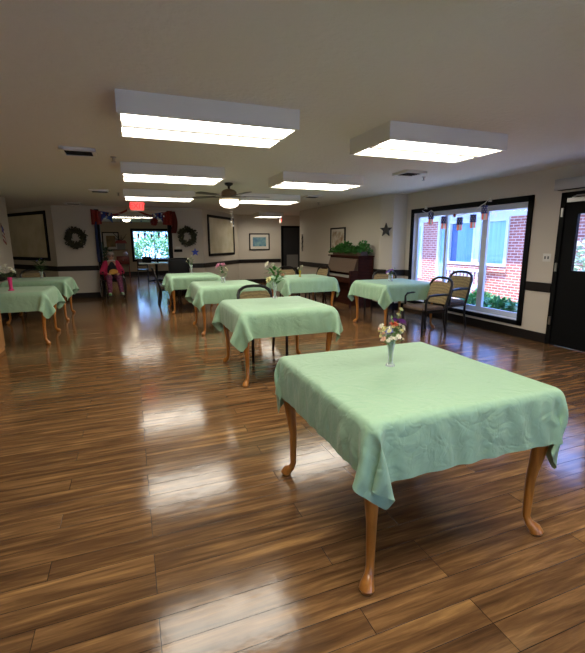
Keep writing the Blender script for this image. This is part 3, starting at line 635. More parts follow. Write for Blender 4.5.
# ---------------------------------------------------------------- chairs (front is -Y)
def chair(loc, rz, label, arms, g):
    t = thing('dining_chair', label, 'chair', loc, rz, g)
    W, D = .25, .23
    MB().box(-W+.015, W-.015, -D-.02, D-.02, .42, .475, bev=.02).build('seat', mat('brown_seat_fabric', sp('5d4d40'), .85, var=.2, vscale=60), t)
    MB().box(-W, W, -D-.015, -D+.02, .375, .425).box(-W, W, D-.03, D, .375, .425).box(-W, -W+.03, -D, D, .375, .425).box(W-.03, W, -D, D, .375, .425).build('seat_frame', FRAME, t)
    for sx in (-1, 1):
        MB().tube([(sx*(W-.015), -D, 0), (sx*(W-.015), -D, .42)], .019, 8).build('leg', FRAME, t)
        MB().tube([(sx*(W-.015), D+.05, 0), (sx*(W-.015), D-.01, .25), (sx*(W-.015), D-.01, .42)], .019, 8).build('leg', FRAME, t)
    bp = lambda x, z: (x, D-.01+.17*max(0, (z-.42))/.5, z)
    pts = [bp(-W+.012, .40), bp(-W+.005, .6), bp(-W+.01, .80), bp(-W+.035, .86), bp(-W+.09, .895), bp(-.1, .912), bp(0, .917), bp(.1, .912), bp(W-.09, .895), bp(W-.035, .86), bp(W-.01, .80), bp(W-.005, .6), bp(W-.012, .40)]
    MB().tube(pts, .022, 8).build('back_frame', FRAME, t)
    q = MB(); b = bmesh.new()
    n = 10; z0, z1 = .50, .845
    fr, bk = [], []
    for j in range(n+1):
        z = z0+(z1-z0)*j/n; hw = (W-.02) if j < n-1 else (W-.045 if j == n-1 else W-.08)
        r1, r2 = [], []
        for i in range(7):
            x = -hw+2*hw*i/6; th = .022*(1-(abs(x)/hw)**4*.5); y = bp(0, z)[1]
            r1.append(q.bm.verts.new((x, y-th, z))); r2.append(q.bm.verts.new((x, y+th*.6, z)))
        fr.append(r1); bk.append(r2)
    for j in range(n):
        for i in range(6):
            q.bm.faces.new((fr[j][i], fr[j][i+1], fr[j+1][i+1], fr[j+1][i])); q.bm.faces.new((bk[j][i+1], bk[j][i], bk[j+1][i], bk[j+1][i+1]))
        q.bm.faces.new((fr[j][0], fr[j+1][0], bk[j+1][0], bk[j][0])); q.bm.faces.new((fr[j][6], bk[j][6], bk[j+1][6], fr[j+1][6]))
    for i in range(6):
        q.bm.faces.new((fr[0][i], bk[0][i], bk[0][i+1], fr[0][i+1])); q.bm.faces.new((fr[n][i], fr[n][i+1], bk[n][i+1], bk[n][i]))
    b.free(); q.build('backrest', FABRIC, t)
    MB().tube([bp(-W+.01, .5), bp(W-.01, .5)], .012, 6).build('cross_rail', FRAME, t)
    if arms:
        for sx in (-1, 1):
            x = sx*(W+.012)
            MB().tube([(sx*(W-.01), D+.03, .66), (x, D-.05, .665), (x, -.05, .665), (x, -.14, .655), (x, -.18, .61), (sx*(W-.005), -.185, .52), (sx*(W-.005), -.18, .41)], .02, 8).build('armrest', FRAME, t)
    return t
AC = chair((4.5, 5.62, 0), R(-86), 'gold upholstered armchair nearest the camera, beside the window table', True, 'black framed armchairs with gold fabric')
dup(AC, (5.17, 5.88, 0), R(-82), 'gold upholstered armchair right against the picture window, behind the other armchair', scale=(1, 1, 1.07))
dup(AC, (4.28, 9.75, 0), R(-80), 'dark armchair turned sideways between the front table and the piano')
SC = chair((1.6, 5.24, 0), R(3), 'black framed gold chair tucked behind the second table', False, 'black framed side chairs with gold fabric')
dup(SC, (3.66, 9.50, 0), R(5), 'gold backed chair behind the table in front of the piano')
dup(SC, (4.75, 7.35, 0), R(-48), 'gold backed chair behind the window table, just right of the piano')
dup(SC, (.86, 10.75, 0), R(90), 'dark framed chair at the left side of the farthest centre table')
dup(AC, (-2.1, 11.0, 0), R(10), 'dark chair behind the back left table against the left wall')

# ---------------------------------------------------------------- piano with planter
pn = thing('upright_piano', 'dark mahogany upright piano against the right wall', 'piano', (XP-.01, 9.25, 0))
L2 = .78
MB().box(-.36, -.02, -L2, L2, .1, 1.17).box(-.42, 0, -L2-.02, L2+.02, 1.17, 1.2).box(-.36, -.02, -L2, L2, 0, .1).build('case', DARKWOOD, pn, smooth=False)
MB().box(-.62, -.36, -L2, L2, .58, .70).box(-.62, -.36, -L2, -L2+.06, .70, .86).box(-.62, -.36, L2-.06, L2, .70, .86).build('key_bed', DARKWOOD, pn, smooth=False)
MB().box(-.60, -.40, -L2+.06, L2-.06, .70, .735).build('keyboard', mat('piano_keys', sp('8f8a80'), .4), pn, smooth=False)
MB().prism([(-.37, .78), (-.50, .80), (-.40, 1.13), (-.37, 1.13)], -L2+.08, L2-.08, M=Matrix(((1, 0, 0, 0), (0, 0, 1, 0), (0, 1, 0, 0), (0, 0, 0, 1)))).build('music_desk', mat('lit_brown_panel', sp('5d4c3e'), .35), pn, smooth=False)  # music desk paler than the case: light on its slope painted in
for s in (-1, 1): MB().lathe([(.03, 0), (.03, .04), (.022, .06), (.035, .3), (.03, .5), (.04, .58)], -.58, s*(L2-.05), 0, 10).build('leg', DARKWOOD, pn)
MB().box(-.41, -.02, -L2-.012, -L2-.002, .12, 1.16).build('end_panel', DARKWOOD, pn, smooth=False)
pl = thing('potted_plant', 'long box of bushy green leaves on top of the piano', 'plant', (XP-.25, 9.22, 1.2))
MB().box(-.1, .1, -.72, .72, 0, .09, bev=.01).build('planter', mat('brown_planter', sp('4b3a2a'), .6), pl)
q = MB(); rnd = random.Random(5)
for k in range(1500):
    y = rnd.uniform(-.78, .78); a = rnd.uniform(0, PI); rr = math.sqrt(rnd.uniform(.1, 1)); hh = .15+.08*math.sin(y*7)+.04*math.sin(y*17)
    q.leaf((.15*rr*math.cos(a), y, .06+hh*rr*math.sin(a)), (math.cos(a), rnd.uniform(-.8, .8), math.sin(a)*.6+rnd.uniform(-.5, .4)), (0, rnd.uniform(-1, 1), 1), .07, .05)
q.build('foliage', LEAFG, pl)

# ---------------------------------------------------------------- wall things
def framed(name, label, cat, loc, rz, W, Hh, fw, inner_m, mat_w=0, frame_m=BLACK, extra=None, depth=.03):
    """front faces -Y; loc is the centre on the wall"""
    t = thing(name, label, cat, loc, rz)
    MB().box(-W/2, W/2, -depth, 0, Hh/2-fw, Hh/2).box(-W/2, W/2, -depth, 0, -Hh/2, -Hh/2+fw).box(-W/2, -W/2+fw, -depth, 0, -Hh/2+fw, Hh/2-fw).box(W/2-fw, W/2, -depth, 0, -Hh/2+fw, Hh/2-fw).build('frame', frame_m, t, smooth=False)
    if mat_w: MB().box(-W/2+fw, W/2-fw, -.012, 0, -Hh/2+fw, Hh/2-fw).build('mat_board', mat('mat_board', sp('cfc8ba'), .8), t, smooth=False)
    i = fw+mat_w
    MB().box(-W/2+i, W/2-i, -.016, -.001, -Hh/2+i, Hh/2-i).build('print', inner_m, t, smooth=False); return t
def on(p, d, s, off=.0):  # point along a slanted wall
    return (p[0]+d[0]*s, p[1]+d[1]*s)
aL = math.atan2(-1, .7)                 # left slanted wall: direction LX,YB -> LE
ax = on((LX, YB), dl, 1.50); nL = Vector((-1, -.7)).normalized()*-1
nLv = Vector((-.819*-1, -.573*-1))
def rz_for(nx, ny): return math.atan2(nx, -ny)   # rotation so that -Y faces (nx, ny)
nl = Vector((-1, -.7)).normalized(); nr = Vector((1, -.7)).normalized()
TANP = mat('tan_reflection_paint', sp('dcd3b8'), .22, col2=sp('c2b899'), vscale=1.5, coat=.6)  # even tan painted in place of what a mirror would reflect
mL = framed('framed_panel', 'large black framed panel, mirror reflection painted pale tan, on the left slanted wall', 'picture', (ax[0]+nl.x*-.0, ax[1]+nl.y*.0, 1.72), rz_for(nl.x, nl.y), 2.35, 1.36, .09, TANP)
bx = on((RX, YB), dr, 1.42)
mR = framed('framed_panel', 'large black framed panel, mirror reflection painted pale tan, on the right slanted wall', 'picture', (bx[0]+nr.x*.0, bx[1], 1.74), rz_for(nr.x, nr.y), 2.15, 1.28, .08, TANP)
SEA = mat('sea_print', sp('3f6a8c'), .5, col2=sp('7ea3a0'), vscale=6)
framed('framed_panel', 'wide framed sea picture on the far right wall', 'picture', (4.62, YR, 1.55), 0, .80, .62, .04, SEA, .1)
framed('framed_panel', 'tall framed picture above the piano, half behind the plants', 'picture', (XP, 10.32, 1.57), R(-90), .86, .66, .04, mat('figure_print', sp('c9c3b4'), .6, col2=sp('8a6a4a'), vscale=7), .06)
framed('framed_panel', 'framed brown landscape picture on the alcove back wall', 'picture', (-.80, YA, 1.62), 0, .74, .86, .05, mat('brown_print', sp('6a5a38'), .6, col2=sp('9a7c50'), vscale=5), .12)
def wreath(loc, label, seed):
    t = thing('wreath', label, 'wreath', loc, 0, 'dark leafy wreaths on the bay walls'); t.scale = (.72, .9, .76); rnd = random.Random(seed); q = MB()
    for k in range(700):
        a = rnd.uniform(0, 2*PI); rr = .24+rnd.gauss(0, .05); aa = a+rnd.uniform(-1.2, 1.2)
        q.leaf((rr*math.cos(a), -.05-rnd.uniform(0, .07), rr*math.sin(a)), (math.cos(aa)*.8, rnd.uniform(-.5, -.05), math.sin(aa)*.8), (0, -1, .2), .10, .05)
    q.build('foliage', mat('wreath_leaf', sp('3a3a28'), .8, var=.5, vscale=10), t)
    q = MB(); q.tube([(.23*math.cos(2*PI*k/24), -.05, .23*math.sin(2*PI*k/24)) for k in range(24)], .045, 8, closed=True); q.build('ring', mat('twig_brown', sp('2c2218'), .9), t)
    q = MB()
    for k in range(9):
        a = rnd.uniform(0, 2*PI); q.ball((.24*math.cos(a), -.1, .24*math.sin(a)), .028, 1)
    q.build('berry', mat('wreath_berry', sp('8a8450'), .6), t); return t
wreath((-1.36, YB, 1.66), 'dark leafy wreath on the left bay wall', 1)
wreath((1.64, YB, 1.70), 'dark leafy wreath on the right bay wall above the blue star', 2)
def star(loc, rz, r, m, label):
    t = tag(MB().prism(star_poly(r), 0, .02, M=Matrix.Rotation(PI/2, 4, 'X')).build('wall_star', m, smooth=False), label, 'star ornament'); t.location = loc; t.rotation_euler[2] = rz; return t
star((1.86, YB, 1.24), 0, .13, mat('blue_star', sp('2a49c0'), .4), 'blue star hanging on the wall under the right wreath')
star((5.365-.012, 8.11, 1.77), rz_for(-.31, -.14), .16, mat('dark_star', sp('17171c'), .5), 'black star on the canted wall strip beside the piano')
t = thing('wall_thermostat', 'white thermostat above a small black box, left of the blue star', 'thermostat', (1.36, YB, 1.30))
MB().box(-.07, .07, -.03, 0, .04, .11, bev=.008).build('thermostat', WHITE, t); MB().box(-.12, .12, -.04, 0, -.05, .03, bev=.005).build('control_box', BLACK, t)
def flag(loc, rz):
    t = thing('wall_flag', 'small American flag hanging diagonally on the left wall', 'flag', loc, rz)
    q = MB().tube([(-.12, -.012, .2), (.10, -.02, -.25)], .006, 6); q.build('flag_pole', OAK, t)
    for k in range(7): MB().prism([(-.10+.0+k*.0, .15-k*.045), (.06, .08-k*.045), (.06, .035-k*.045), (-.10, .105-k*.045)], .012, .018, M=Matrix.Rotation(PI/2, 4, 'X')).build('stripe', RED if k % 2 == 0 else WHITE, t, smooth=False)
    MB().prism([(-.105, .155), (-.01, .115), (-.01, -.01), (-.105, .03)], .018, .022, M=Matrix.Rotation(PI/2, 4, 'X')).build('canton', BLUE, t, smooth=False); return t
flag((XL, 10.73, 1.74), R(90))
t = thing('switch_plate', 'white outlet plate on the wall between window and black door', 'switch plate', (XW, 4.455, 1.27), R(-90))
MB().box(-.062, .062, -.008, 0, -.058, .058, bev=.003).build('plate', WHITE, t)
for x in (-.025, .025): MB().box(x-.011, x+.011, -.012, -.006, -.02, .02).build('socket', mat('grey_socket', sp('5b5a58'), .5), t)
t = thing('air_curtain', 'long white box mounted above the black door', 'air curtain', (XW, 3.7, 2.27), R(-90))
MB().box(-.66, .66, -.14, 0, -.07, .075, bev=.006).build('housing', mat('grey_white_enamel', sp('a9a8a8'), .5), t); MB().box(-.62, .62, -.12, -.03, -.075, -.068).build('grille', BLACK, t)
t = thing('wall_sconce', 'ornate dark metal wall ornament beside the far door', 'wall ornament', (XP, 12.85, 1.5), R(-90))
q = MB()
for k in range(3): q.tube([(.09*math.sin(a*.5)*(.4+.6*math.cos(a)), -.02-.01*math.sin(a), -.22+.15*k+.02*a) for a in [i*.4 for i in range(16)]], .011, 6)
q.tube([(0, -.015, -.27), (0, -.015, .28)], .012, 6); q.build('scrollwork', FRAME, t)

# bunting on the alcove opening
def sheet(name, m, parent, fn, nu=16, nv=6):
    q = MB(); V = [[q.bm.verts.new(fn(i/nu, j/nv)) for j in range(nv+1)] for i in range(nu+1)]
    for i in range(nu):
        for j in range(nv): q.bm.faces.new((V[i][j], V[i+1][j], V[i+1][j+1], V[i][j+1]))
    o = q.build(name, m, parent); md = o.modifiers.new('s', 'SOLIDIFY'); md.thickness = .006; return o
by = YB-.10
def bunting(loc, sgn, label):
    t = thing('patriotic_bunting', label, 'bunting', loc)
    wav = lambda u, k: .025*math.sin(u*k)
    sheet('red_swag', RED, t, lambda u, v: (sgn*(.0+.26*u), wav(u, 18), -.02-.06*u-v*(.42-.08*u)))
    sheet('blue_swag', BLUE, t, lambda u, v: (sgn*(.24+.30*u), -.02+wav(u, 16), -.07-.05*u-v*(.30-.10*math.sin(u*3)-.02)))
    rnd = random.Random(3)
    for k in range(7):
        MB().prism(star_poly(.035), 0, .008, M=Matrix.Translation((sgn*(.28+.24*((k*.37) % 1)), -.055, -.13-.22*((k*.61) % 1))) @ Matrix.Rotation(PI/2, 4, 'X')).build('star', WHITE, t, smooth=False)
    sheet('red_ribbon', RED, t, lambda u, v: (sgn*(.2+.74*u), -.01, -.08-.1*math.sin(u*PI)+.08*u-v*.06), 16, 2)
    return t
bunting((-.92, by, 2.46), 1, 'red and blue star bunting at the left of the alcove opening')
bunting((1.22, by, 2.46), -1, 'red and blue star bunting at the right of the alcove opening')
t = thing('star_garland', 'strings of white and silver stars hanging across the alcove opening', 'garland', (.1, by-.02, 2.36))
MB().tube([(-.55+1.5*k/20, 0, .02-.1*math.sin(PI*k/20)) for k in range(21)], .004, 5).build('cord', WHITE, t)
for k in range(16):
    x = -.45+.09*k; n_ = 1+(k*7) % 3
    for j in range(n_): MB().prism(star_poly(.03), 0, .008, M=Matrix.Translation((x, -.01, -.1-.075*j+.02*math.sin(k))) @ Matrix.Rotation(PI/2, 4, 'X')).build('star', (SILVER, BLUE, WHITE)[(k+j) % 3], t, smooth=False)
t = thing('red_pompom', 'round red paper pompom hanging below the bunting', 'pompom', (.72, by-.03, 2.12))
q = MB(); rnd = random.Random(9)
for k in range(160):
    v3 = Vector((rnd.gauss(0, 1), rnd.gauss(0, .5), rnd.gauss(0, 1))).normalized(); q.leaf((0, 0, 0), v3, (rnd.random(), rnd.random(), rnd.random()), .12, .05)
q.build('paper', RED, t); MB().tube([(0, 0, .1), (0, 0, .3)], .003, 5).build('string', WHITE, t)
t = thing('hanging_streamer', 'red and black fabric streamer on the right post of the opening', 'streamer', (1.22, by, 2.42))
sheet('fabric', mat('dark_red_cloth', sp('5a1a18'), .7), t, lambda u, v: (-.06+.16*u+.06*math.sin(v*3), .015*math.sin(u*12), -v*.62), 8, 10)
t = thing('hanging_streamer', 'blue foil streamer running down the left post of the opening', 'streamer', (-.80, by, 2.1))
sheet('fabric', mat('dark_blue_foil', sp('1d2c5c'), .4), t, lambda u, v: (-.06+.07*u, .012*math.sin(u*9+v*5), -v*1.1), 6, 14)

# flag lanterns on the picture window
def lantern(loc, label, rz=0, s=1):
    t = thing('flag_lantern', label, 'lantern', loc, rz, 'starry blue flag lanterns')
    MB().lathe([(.05*s, 0), (.052*s, -.02*s), (.052*s, -.12*s), (.05*s, -.13*s)], seg=14).build('star_shade', mat('navy_paper', sp('1e2766'), .6), t)
    q = MB()
    for k in range(8):
        for j in range(3):
            a = 2*PI*(k+.5*(j % 2))/8; M = Matrix.Rotation(a, 4, 'Z') @ Matrix.Translation((0, -.0535*s, (-.035-.033*j)*s)) @ Matrix.Rotation(PI/2, 4, 'X'); q.prism(star_poly(.012*s), 0, .002, M=M)
    q.build('star', WHITE, t, smooth=False)
    for k in range(8):
        a0, a1 = 2*PI*k/8, 2*PI*(k+.8)/8; r = .045*s
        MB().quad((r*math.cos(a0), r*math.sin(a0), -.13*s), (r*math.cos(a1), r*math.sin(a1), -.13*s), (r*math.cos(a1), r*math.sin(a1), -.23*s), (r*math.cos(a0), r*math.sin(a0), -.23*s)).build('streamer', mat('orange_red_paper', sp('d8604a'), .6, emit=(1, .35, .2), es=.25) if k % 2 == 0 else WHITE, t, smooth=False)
    MB().tube([(0, 0, 0), (0, 0, .04*s)], .004, 5).build('hanger', WHITE, t); return t
lx = XW-.10
g0 = lantern((lx, 6.98, 2.08), 'blue flag lantern at the far left end of the window string')
for (y, z, lb) in ((6.60, 1.98, 'blue flag lantern, second from the left on the window string'), (6.18, 1.94, 'blue flag lantern, third and middle one on the window string'), (5.86, 1.97, 'blue flag lantern, fourth from the left on the window string'), (5.62, 2.10, 'blue flag lantern, rightmost and highest before the thick mullion')):
    dup(g0, (lx, y, z), 0, lb)
for i, (x, z) in enumerate(((.45, 1.98), (.75, 2.02), (1.05, 1.95), (1.4, 2.02), (1.75, 1.96))):
    dup(g0, (x, YA-.07, z), 0, 'flag lantern hanging in the alcove window, %s' % ['leftmost', 'second from left', 'middle one', 'second from right', 'rightmost'][i], 'flag lanterns in the alcove window')
tag(MB().tube([(.2, YA-.05, 2.13), (.45, YA-.07, 2.02), (.75, YA-.07, 2.06), (1.05, YA-.07, 1.99), (1.4, YA-.07, 2.06), (1.75, YA-.07, 2.0), (2.05, YA-.05, 2.13)], .006, 6).build('light_cord', WHITE), 'white cord that carries the lanterns across the alcove window', 'cord')
cord = MB().tube([(lx, 7.25, 2.13), (lx, 7.1, 2.07), (lx, 6.98, 2.12), (lx, 6.8, 2.02), (lx, 6.6, 2.02), (lx, 6.4, 1.99), (lx, 6.18, 1.98), (lx, 6.0, 2.01), (lx, 5.86, 2.01), (lx, 5.72, 2.1), (lx, 5.62, 2.14), (lx, 5.55, 2.2)], .006, 6)
tag(cord.build('light_cord', WHITE), 'white cord that carries the lanterns across the picture window', 'cord')
for y, lb in ((7.2, 'small white hook at the left of the window top'), (5.56, 'small white hook at the middle of the window top')):
    o = tag(MB().box(-.035, 0, -.015, .015, -.03, .03, bev=.004).tube([(-.035, 0, -.01), (-.06, 0, -.03), (-.055, 0, .0)], .005).build('wall_hook', WHITE), lb, 'hook'); o.location = (XW-.03, y, 2.19)
tag(MB().ball((0, 0, 0), .035, 2, (.6, 1, 1)).build('window_ornament', RED), 'small dark red ornament on the window between two lanterns', 'ornament').location = (lx, 6.32, 1.98)

# ---------------------------------------------------------------- left and alcove furniture
LOAK = mat('light_oak', sp('c8935a'), .4, col2=sp('b07a42'), vscale=5, stretch=(8, 8, .7))
cb = thing('wooden_cabinet', 'light oak cabinet cut off by the left edge of the photo', 'cabinet', (-2.10, 6.44, 0))
MB().box(-.3, .3, -.55, .55, .0, 1.6).build('body', LOAK, cb, smooth=False)
for s in (-1, 1):
    d_ = MB().box(.3, .315, s*.275-.26, s*.275+.26, .06, 1.56, bev=.003).build('door', LOAK, cb); MB().ball((.33, s*.04, .9), .014).build('knob', SILVER, d_)
t = thing('black_armchair', 'black high-backed armchair against the wall right of the alcove opening', 'armchair', (1.33, 12.55, 0))
BV = mat('black_vinyl', sp('0b0b0d'), .5, spec=.25)
MB().box(-.3, .3, -.35, .25, .18, .46, bev=.04).build('seat', BV, t); MB().box(-.3, .3, .18, .42, .3, 1.08, bev=.05).build('backrest', BV, t)
for s in (-1, 1): MB().box(s*.3, s*.4, -.36, .3, .12, .64, bev=.03).build('armrest', BV, t)
for sx in (-1, 1):
    for sy in (-1, 1): MB().lathe([(.02, 0), (.025, .2)], sx*.27, sy*.25, 0, 8).build('leg', FRAME, t)
t = thing('pedestal_table', 'tall narrow dark table with a pale top in front of the alcove window', 'table', (.95, 17.6, 0))
MB().box(-.65, .65, -.4, .4, .72, .76, bev=.008).build('tabletop', mat('pale_top', sp('9aa8a4'), .25), t)
for x in (-.1, .1): pass
MB().tube([(0, 0, .05), (0, 0, .72)], .05, 12).build('pedestal', BLACK, t)
for a in (0, 90, 180, 270): MB().tube([(0, 0, .08), (.36*math.cos(R(a+20)), .36*math.sin(R(a+20)), .03)], [.04, .025], 8).build('foot', BLACK, t)
dc = thing('side_chair', 'dark wooden chair left of the alcove pedestal table', 'chair', (.45, 18.35, 0), R(180), 'dark chairs round the alcove table')
MB().box(-.22, .22, -.22, .22, .43, .47, bev=.01).build('seat', FRAME, dc)
for sx in (-1, 1):
    MB().tube([(sx*.19, -.19, 0), (sx*.19, -.19, .43)], .018, 8).build('leg', FRAME, dc); MB().tube([(sx*.19, .19, 0), (sx*.19, .2, .45), (sx*.19, .26, .9)], .018, 8).build('leg', FRAME, dc)
MB().box(-.19, .19, .22, .25, .62, .9, bev=.01).build('backrest', FRAME, dc)
dup(dc, (1.95, 17.5, 0), R(95), 'dark wooden chair right of the alcove pedestal table')
lp = thing('laptop_computer', 'dark open laptop on the alcove pedestal table', 'laptop', (.60, 17.65, .76))
MB().box(-.17, .17, -.12, .12, 0, .02, bev=.004).build('base', BLACK, lp); MB().box(-.17, .17, -.01, .005, 0, .23, bev=.003, M=Matrix.Translation((0, -.12, .015)) @ Matrix.Rotation(R(12), 4, 'X')).build('screen', BLACK, lp)
bt = tag(MB().lathe([(.035, 0), (.035, .13), (.012, .18), (.012, .22)], seg=12).build('bottle', BLACK), 'small dark bottle in the middle of the alcove pedestal table', 'bottle'); bt.location = (1.0, 17.5, .76)
rc = thing('red_cabinet', 'small red wooden cabinet on tall legs below the alcove picture', 'cabinet', (-.32, 21.72, 0))
RW = mat('red_wood', sp('7a2a18'), .4, var=.2)
MB().box(-.28, .28, -.2, .2, .55, .92, bev=.01).build('body', RW, rc); dr_ = MB().box(-.24, .24, -.215, -.2, .6, .87, bev=.004).build('drawer', RW, rc); MB().ball((0, -.225, .74), .018).build('knob', SILVER, dr_)
for sx in (-1, 1):
    for sy in (-1, 1): MB().box(sx*.25-.02, sx*.25+.02, sy*.17-.02, sy*.17+.02, 0, .56).build('leg', RW, rc)
o = tag(MB().ball((0, 0, .1), .11, 3, (1, 1, .9)).build('white_globe', mat('white_globe', sp('d8c8c0'), .4)), 'white round globe ornament on the red cabinet', 'ornament'); o.location = (-.2, 21.7, .925)
t = thing('red_birdhouse', 'red roofed birdhouse ornament with twigs behind the seated person', 'ornament', (-.36, 21.85, 1.22))
MB().box(-.18, .18, -.06, .08, 0, .32).build('body', mat('grey_box', sp('80807a'), .6), t); MB().prism([(-.28, .3), (.28, .3), (.2, .44), (-.2, .44)], -.1, .1, M=Matrix.Rotation(PI/2, 4, 'X')).build('roof', RED, t)
q = MB(); rnd = random.Random(12)
for k in range(16): q.tube([(0, 0, .42), (rnd.uniform(-.35, .35), rnd.uniform(-.05, .02), rnd.uniform(.45, .8))], .008, 5)
q.build('twig', mat('twig_brown', sp('2c2218'), .9), t)
shelf_t = tag(MB().box(-.3, .3, 0, .14, -.02, 0).build('wall_shelf', RW), 'narrow red shelf under the birdhouse ornament', 'shelf'); shelf_t.location = (-.36, 21.86, 1.22)
shrub('potted_fern', 'bushy green plant behind the wheelchair at the left of the alcove', 'plant', (-1.12, 20.6, 0), .35, 1.5, 500, .16, LEAFD, seed=77)

# ---------------------------------------------------------------- person in a wheelchair (front is -Y)
def organic(name, m, parent, parts, vox=.012, sm=4):
    """one continuous surface from tapered limbs and balls"""
    q = MB()
    for p in parts:
        if p[0] == 'b': q.ball(p[1], p[2], 2, p[3] if len(p) > 3 else (1, 1, 1))
        else:
            q.tube(p[1], p[2], 10)
            for pt, r in zip(p[1], p[2]): q.ball(pt, r*.99, 2)
    o = q.build(name, m, parent)
    md = o.modifiers.new('r', 'REMESH'); md.mode = 'VOXEL'; md.voxel_size = vox; md.use_smooth_shade = True
    ms = o.modifiers.new('s', 'SMOOTH'); ms.iterations = sm; ms.factor = .5
    bpy.context.view_layer.update(); dg = bpy.context.evaluated_depsgraph_get()
    me = bpy.data.meshes.new_from_object(o.evaluated_get(dg)); o.modifiers.clear(); me.materials.clear(); me.materials.append(m); o.data = me; me.shade_smooth(); return o
PR = R(10)
wc = thing('wheelchair', 'black wheelchair with big spoked wheels in the alcove opening', 'wheelchair', (-.50, 12.75, 0), PR)
for s in (-1, 1):
    q = MB().tube([(s*.29, .08+.29*math.cos(2*PI*k/28), .30+.29*math.sin(2*PI*k/28)) for k in range(28)], .016, 8, closed=True); wh = q.build('wheel', FRAME, wc)
    q = MB()
    for k in range(12): a = 2*PI*k/12; q.tube([(s*.29, .08, .30), (s*.29, .08+.28*math.cos(a), .30+.28*math.sin(a))], .003, 4)
    q.tube([(s*.31, .08+.25*math.cos(2*PI*k/24), .30+.25*math.sin(2*PI*k/24)) for k in range(24)], .01, 6, closed=True); q.build('spoke', SILVER, wh)
    MB().tube([(s*.22, -.36+.08*math.cos(2*PI*k/16), .09+.08*math.sin(2*PI*k/16)) for k in range(16)], .014, 8, closed=True).build('caster', FRAME, wc)
    MB().tube([(s*.24, .26, .12), (s*.24, .24, .5), (s*.24, .30, .92), (s*.24, .40, .95)], .013).tube([(s*.24, .25, .5), (s*.24, -.25, .5), (s*.23, -.36, .18)], .013).tube([(s*.25, .26, .72), (s*.25, -.12, .72), (s*.25, -.16, .52)], .013).build('side_frame', FRAME, wc)
    MB().box(s*.25-.03, s*.25+.03, -.12, .18, .72, .75, bev=.01).build('armrest', BLACK, wc)
    MB().tube([(s*.17, -.25, .46), (s*.16, -.42, .14)], .011).box(s*.15-.07, s*.15+.07, -.56, -.38, .11, .125).build('footrest', FRAME, wc)
MB().box(-.23, .23, -.23, .24, .47, .505, bev=.012).build('seat', BLACK, wc); MB().box(-.23, .23, .25, .27, .5, .9, bev=.008).build('backrest', BLACK, wc)
ps = thing('person', 'person with grey hair and magenta cardigan seated in the wheelchair', 'person', (-.50, 12.75, 0), PR)
SKIN = mat('skin', sp('c09078'), .6)
body = [('b', (0, -.02, 1.17), .088, (.86, .98, 1.15)), ('t', [(0, .04, 1.04), (0, 0, 1.12)], [.05, .048]),
        ('t', [(0, .10, .60), (0, .10, .78), (0, .06, .95), (0, .06, 1.0)], [.15, .145, .14, .09])]
for s in (-1, 1):
    body += [('t', [(s*.15, .05, .96), (s*.24, .02, .75), (s*.26, -.0, .72), (s*.13, -.2, .68)], [.055, .045, .04, .027]),
             ('t', [(s*.09, .1, .57), (s*.13, -.3, .57), (s*.14, -.36, .33), (s*.15, -.40, .17)], [.09, .07, .05, .035]),
             ('t', [(s*.15, -.39, .155), (s*.155, -.50, .145)], [.035, .03]), ('b', (s*.12, -.215, .68), .03, (1, 1.2, .6)), ('b', (s*.077, -.01, 1.16), .018, (.5, 1, 1.3))]
    for k in range(4): body.append(('t', [(s*(.12-.035+.02*k), -.23, .68), (s*(.115-.035+.018*k), -.265-.006*(k in (1, 2)), .672), (s*(.11-.03+.016*k), -.28, .655)], [.009, .0085, .007]))
    body.append(('t', [(s*.09, -.21, .69), (s*.07, -.235, .69)], [.011, .009]))
body += [('b', (0, -.108, 1.155), .014, (.8, 1, 1.4)), ('b', (0, -.085, 1.115), .02, (1.3, .6, .4))]
organic('body', SKIN, ps, body, .009, 2)
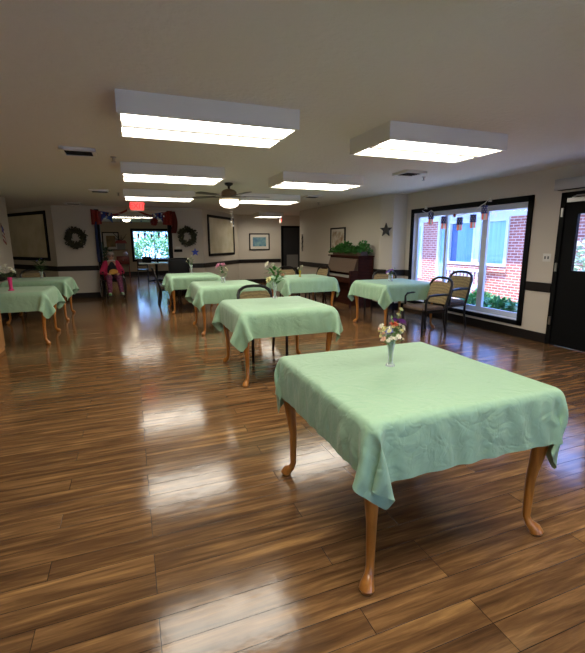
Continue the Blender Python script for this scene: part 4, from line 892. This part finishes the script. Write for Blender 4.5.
organic('cardigan', mat('magenta_knit', sp('b5244f'), .85, bump=.3, bscale=80), ps, sum([[('t', [(s*.14, .06, .98), (s*.255, .03, .76), (s*.27, -.01, .72), (s*.16, -.16, .685)], [.075, .065, .06, .045]), ('t', [(s*.12, .10, .60), (s*.12, .09, .78), (s*.10, .07, .95)], [.12, .12, .1])] for s in (-1, 1)], []), .012)
organic('top', mat('dark_top', sp('1b1a24'), .8), ps, [('t', [(0, .04, .62), (0, .02, .80), (0, .02, .96)], [.14, .14, .10])], .012)
organic('trousers', mat('plum_floral', sp('4a2438'), .85, col2=sp('8a4a68'), vscale=25), ps, sum([[('t', [(s*.09, .08, .585), (s*.13, -.3, .585), (s*.14, -.37, .33), (s*.15, -.40, .2)], [.105, .085, .065, .055])] for s in (-1, 1)], []), .012)
organic('yellow_cloth', mat('yellow_cloth', sp('d9a24a'), .8), ps, [('b', (.02, -.13, .74), .10, (1.2, .7, .8)), ('b', (-.05, -.14, .70), .06, (1.2, 1, .7))], .012)
organic('hair', mat('grey_hair', sp('9a948c'), .8, bump=.4, bscale=60), ps, [('b', (0, .0, 1.215), .10, (.95, 1.02, .85)), ('b', (0, .04, 1.13), .085, (1.12, .8, 1))], .01)
for s in (-1, 1):
    MB().ball((s*.032, -.098, 1.175), .011).build('eye', mat('eye_dark', sp('1a1512'), .3), ps)
    organic('shoe', mat('green_white_shoe', sp('cfd8c8'), .6, col2=sp('63b060'), vscale=12), ps, [('t', [(s*.15, -.38, .165), (s*.155, -.46, .165), (s*.16, -.53, .158)], [.045, .042, .036])], .01)
q = MB()
for s in (-1, 1): q.tube([(s*.034+.026*math.cos(2*PI*k/14), -.108, 1.175+.02*math.sin(2*PI*k/14)) for k in range(14)], .004, 5, closed=True)
q.tube([(.01, -.115, 1.178), (-.01, -.115, 1.178)], .004, 5)
q.build('glasses', BLACK, ps)
MB().tube([(.095*math.cos(2*PI*k/18), .005+.08*math.sin(2*PI*k/18), 1.03-.02*math.sin(2*PI*k/18)) for k in range(18)], .016, 8, closed=True).build('collar', WHITE, ps)
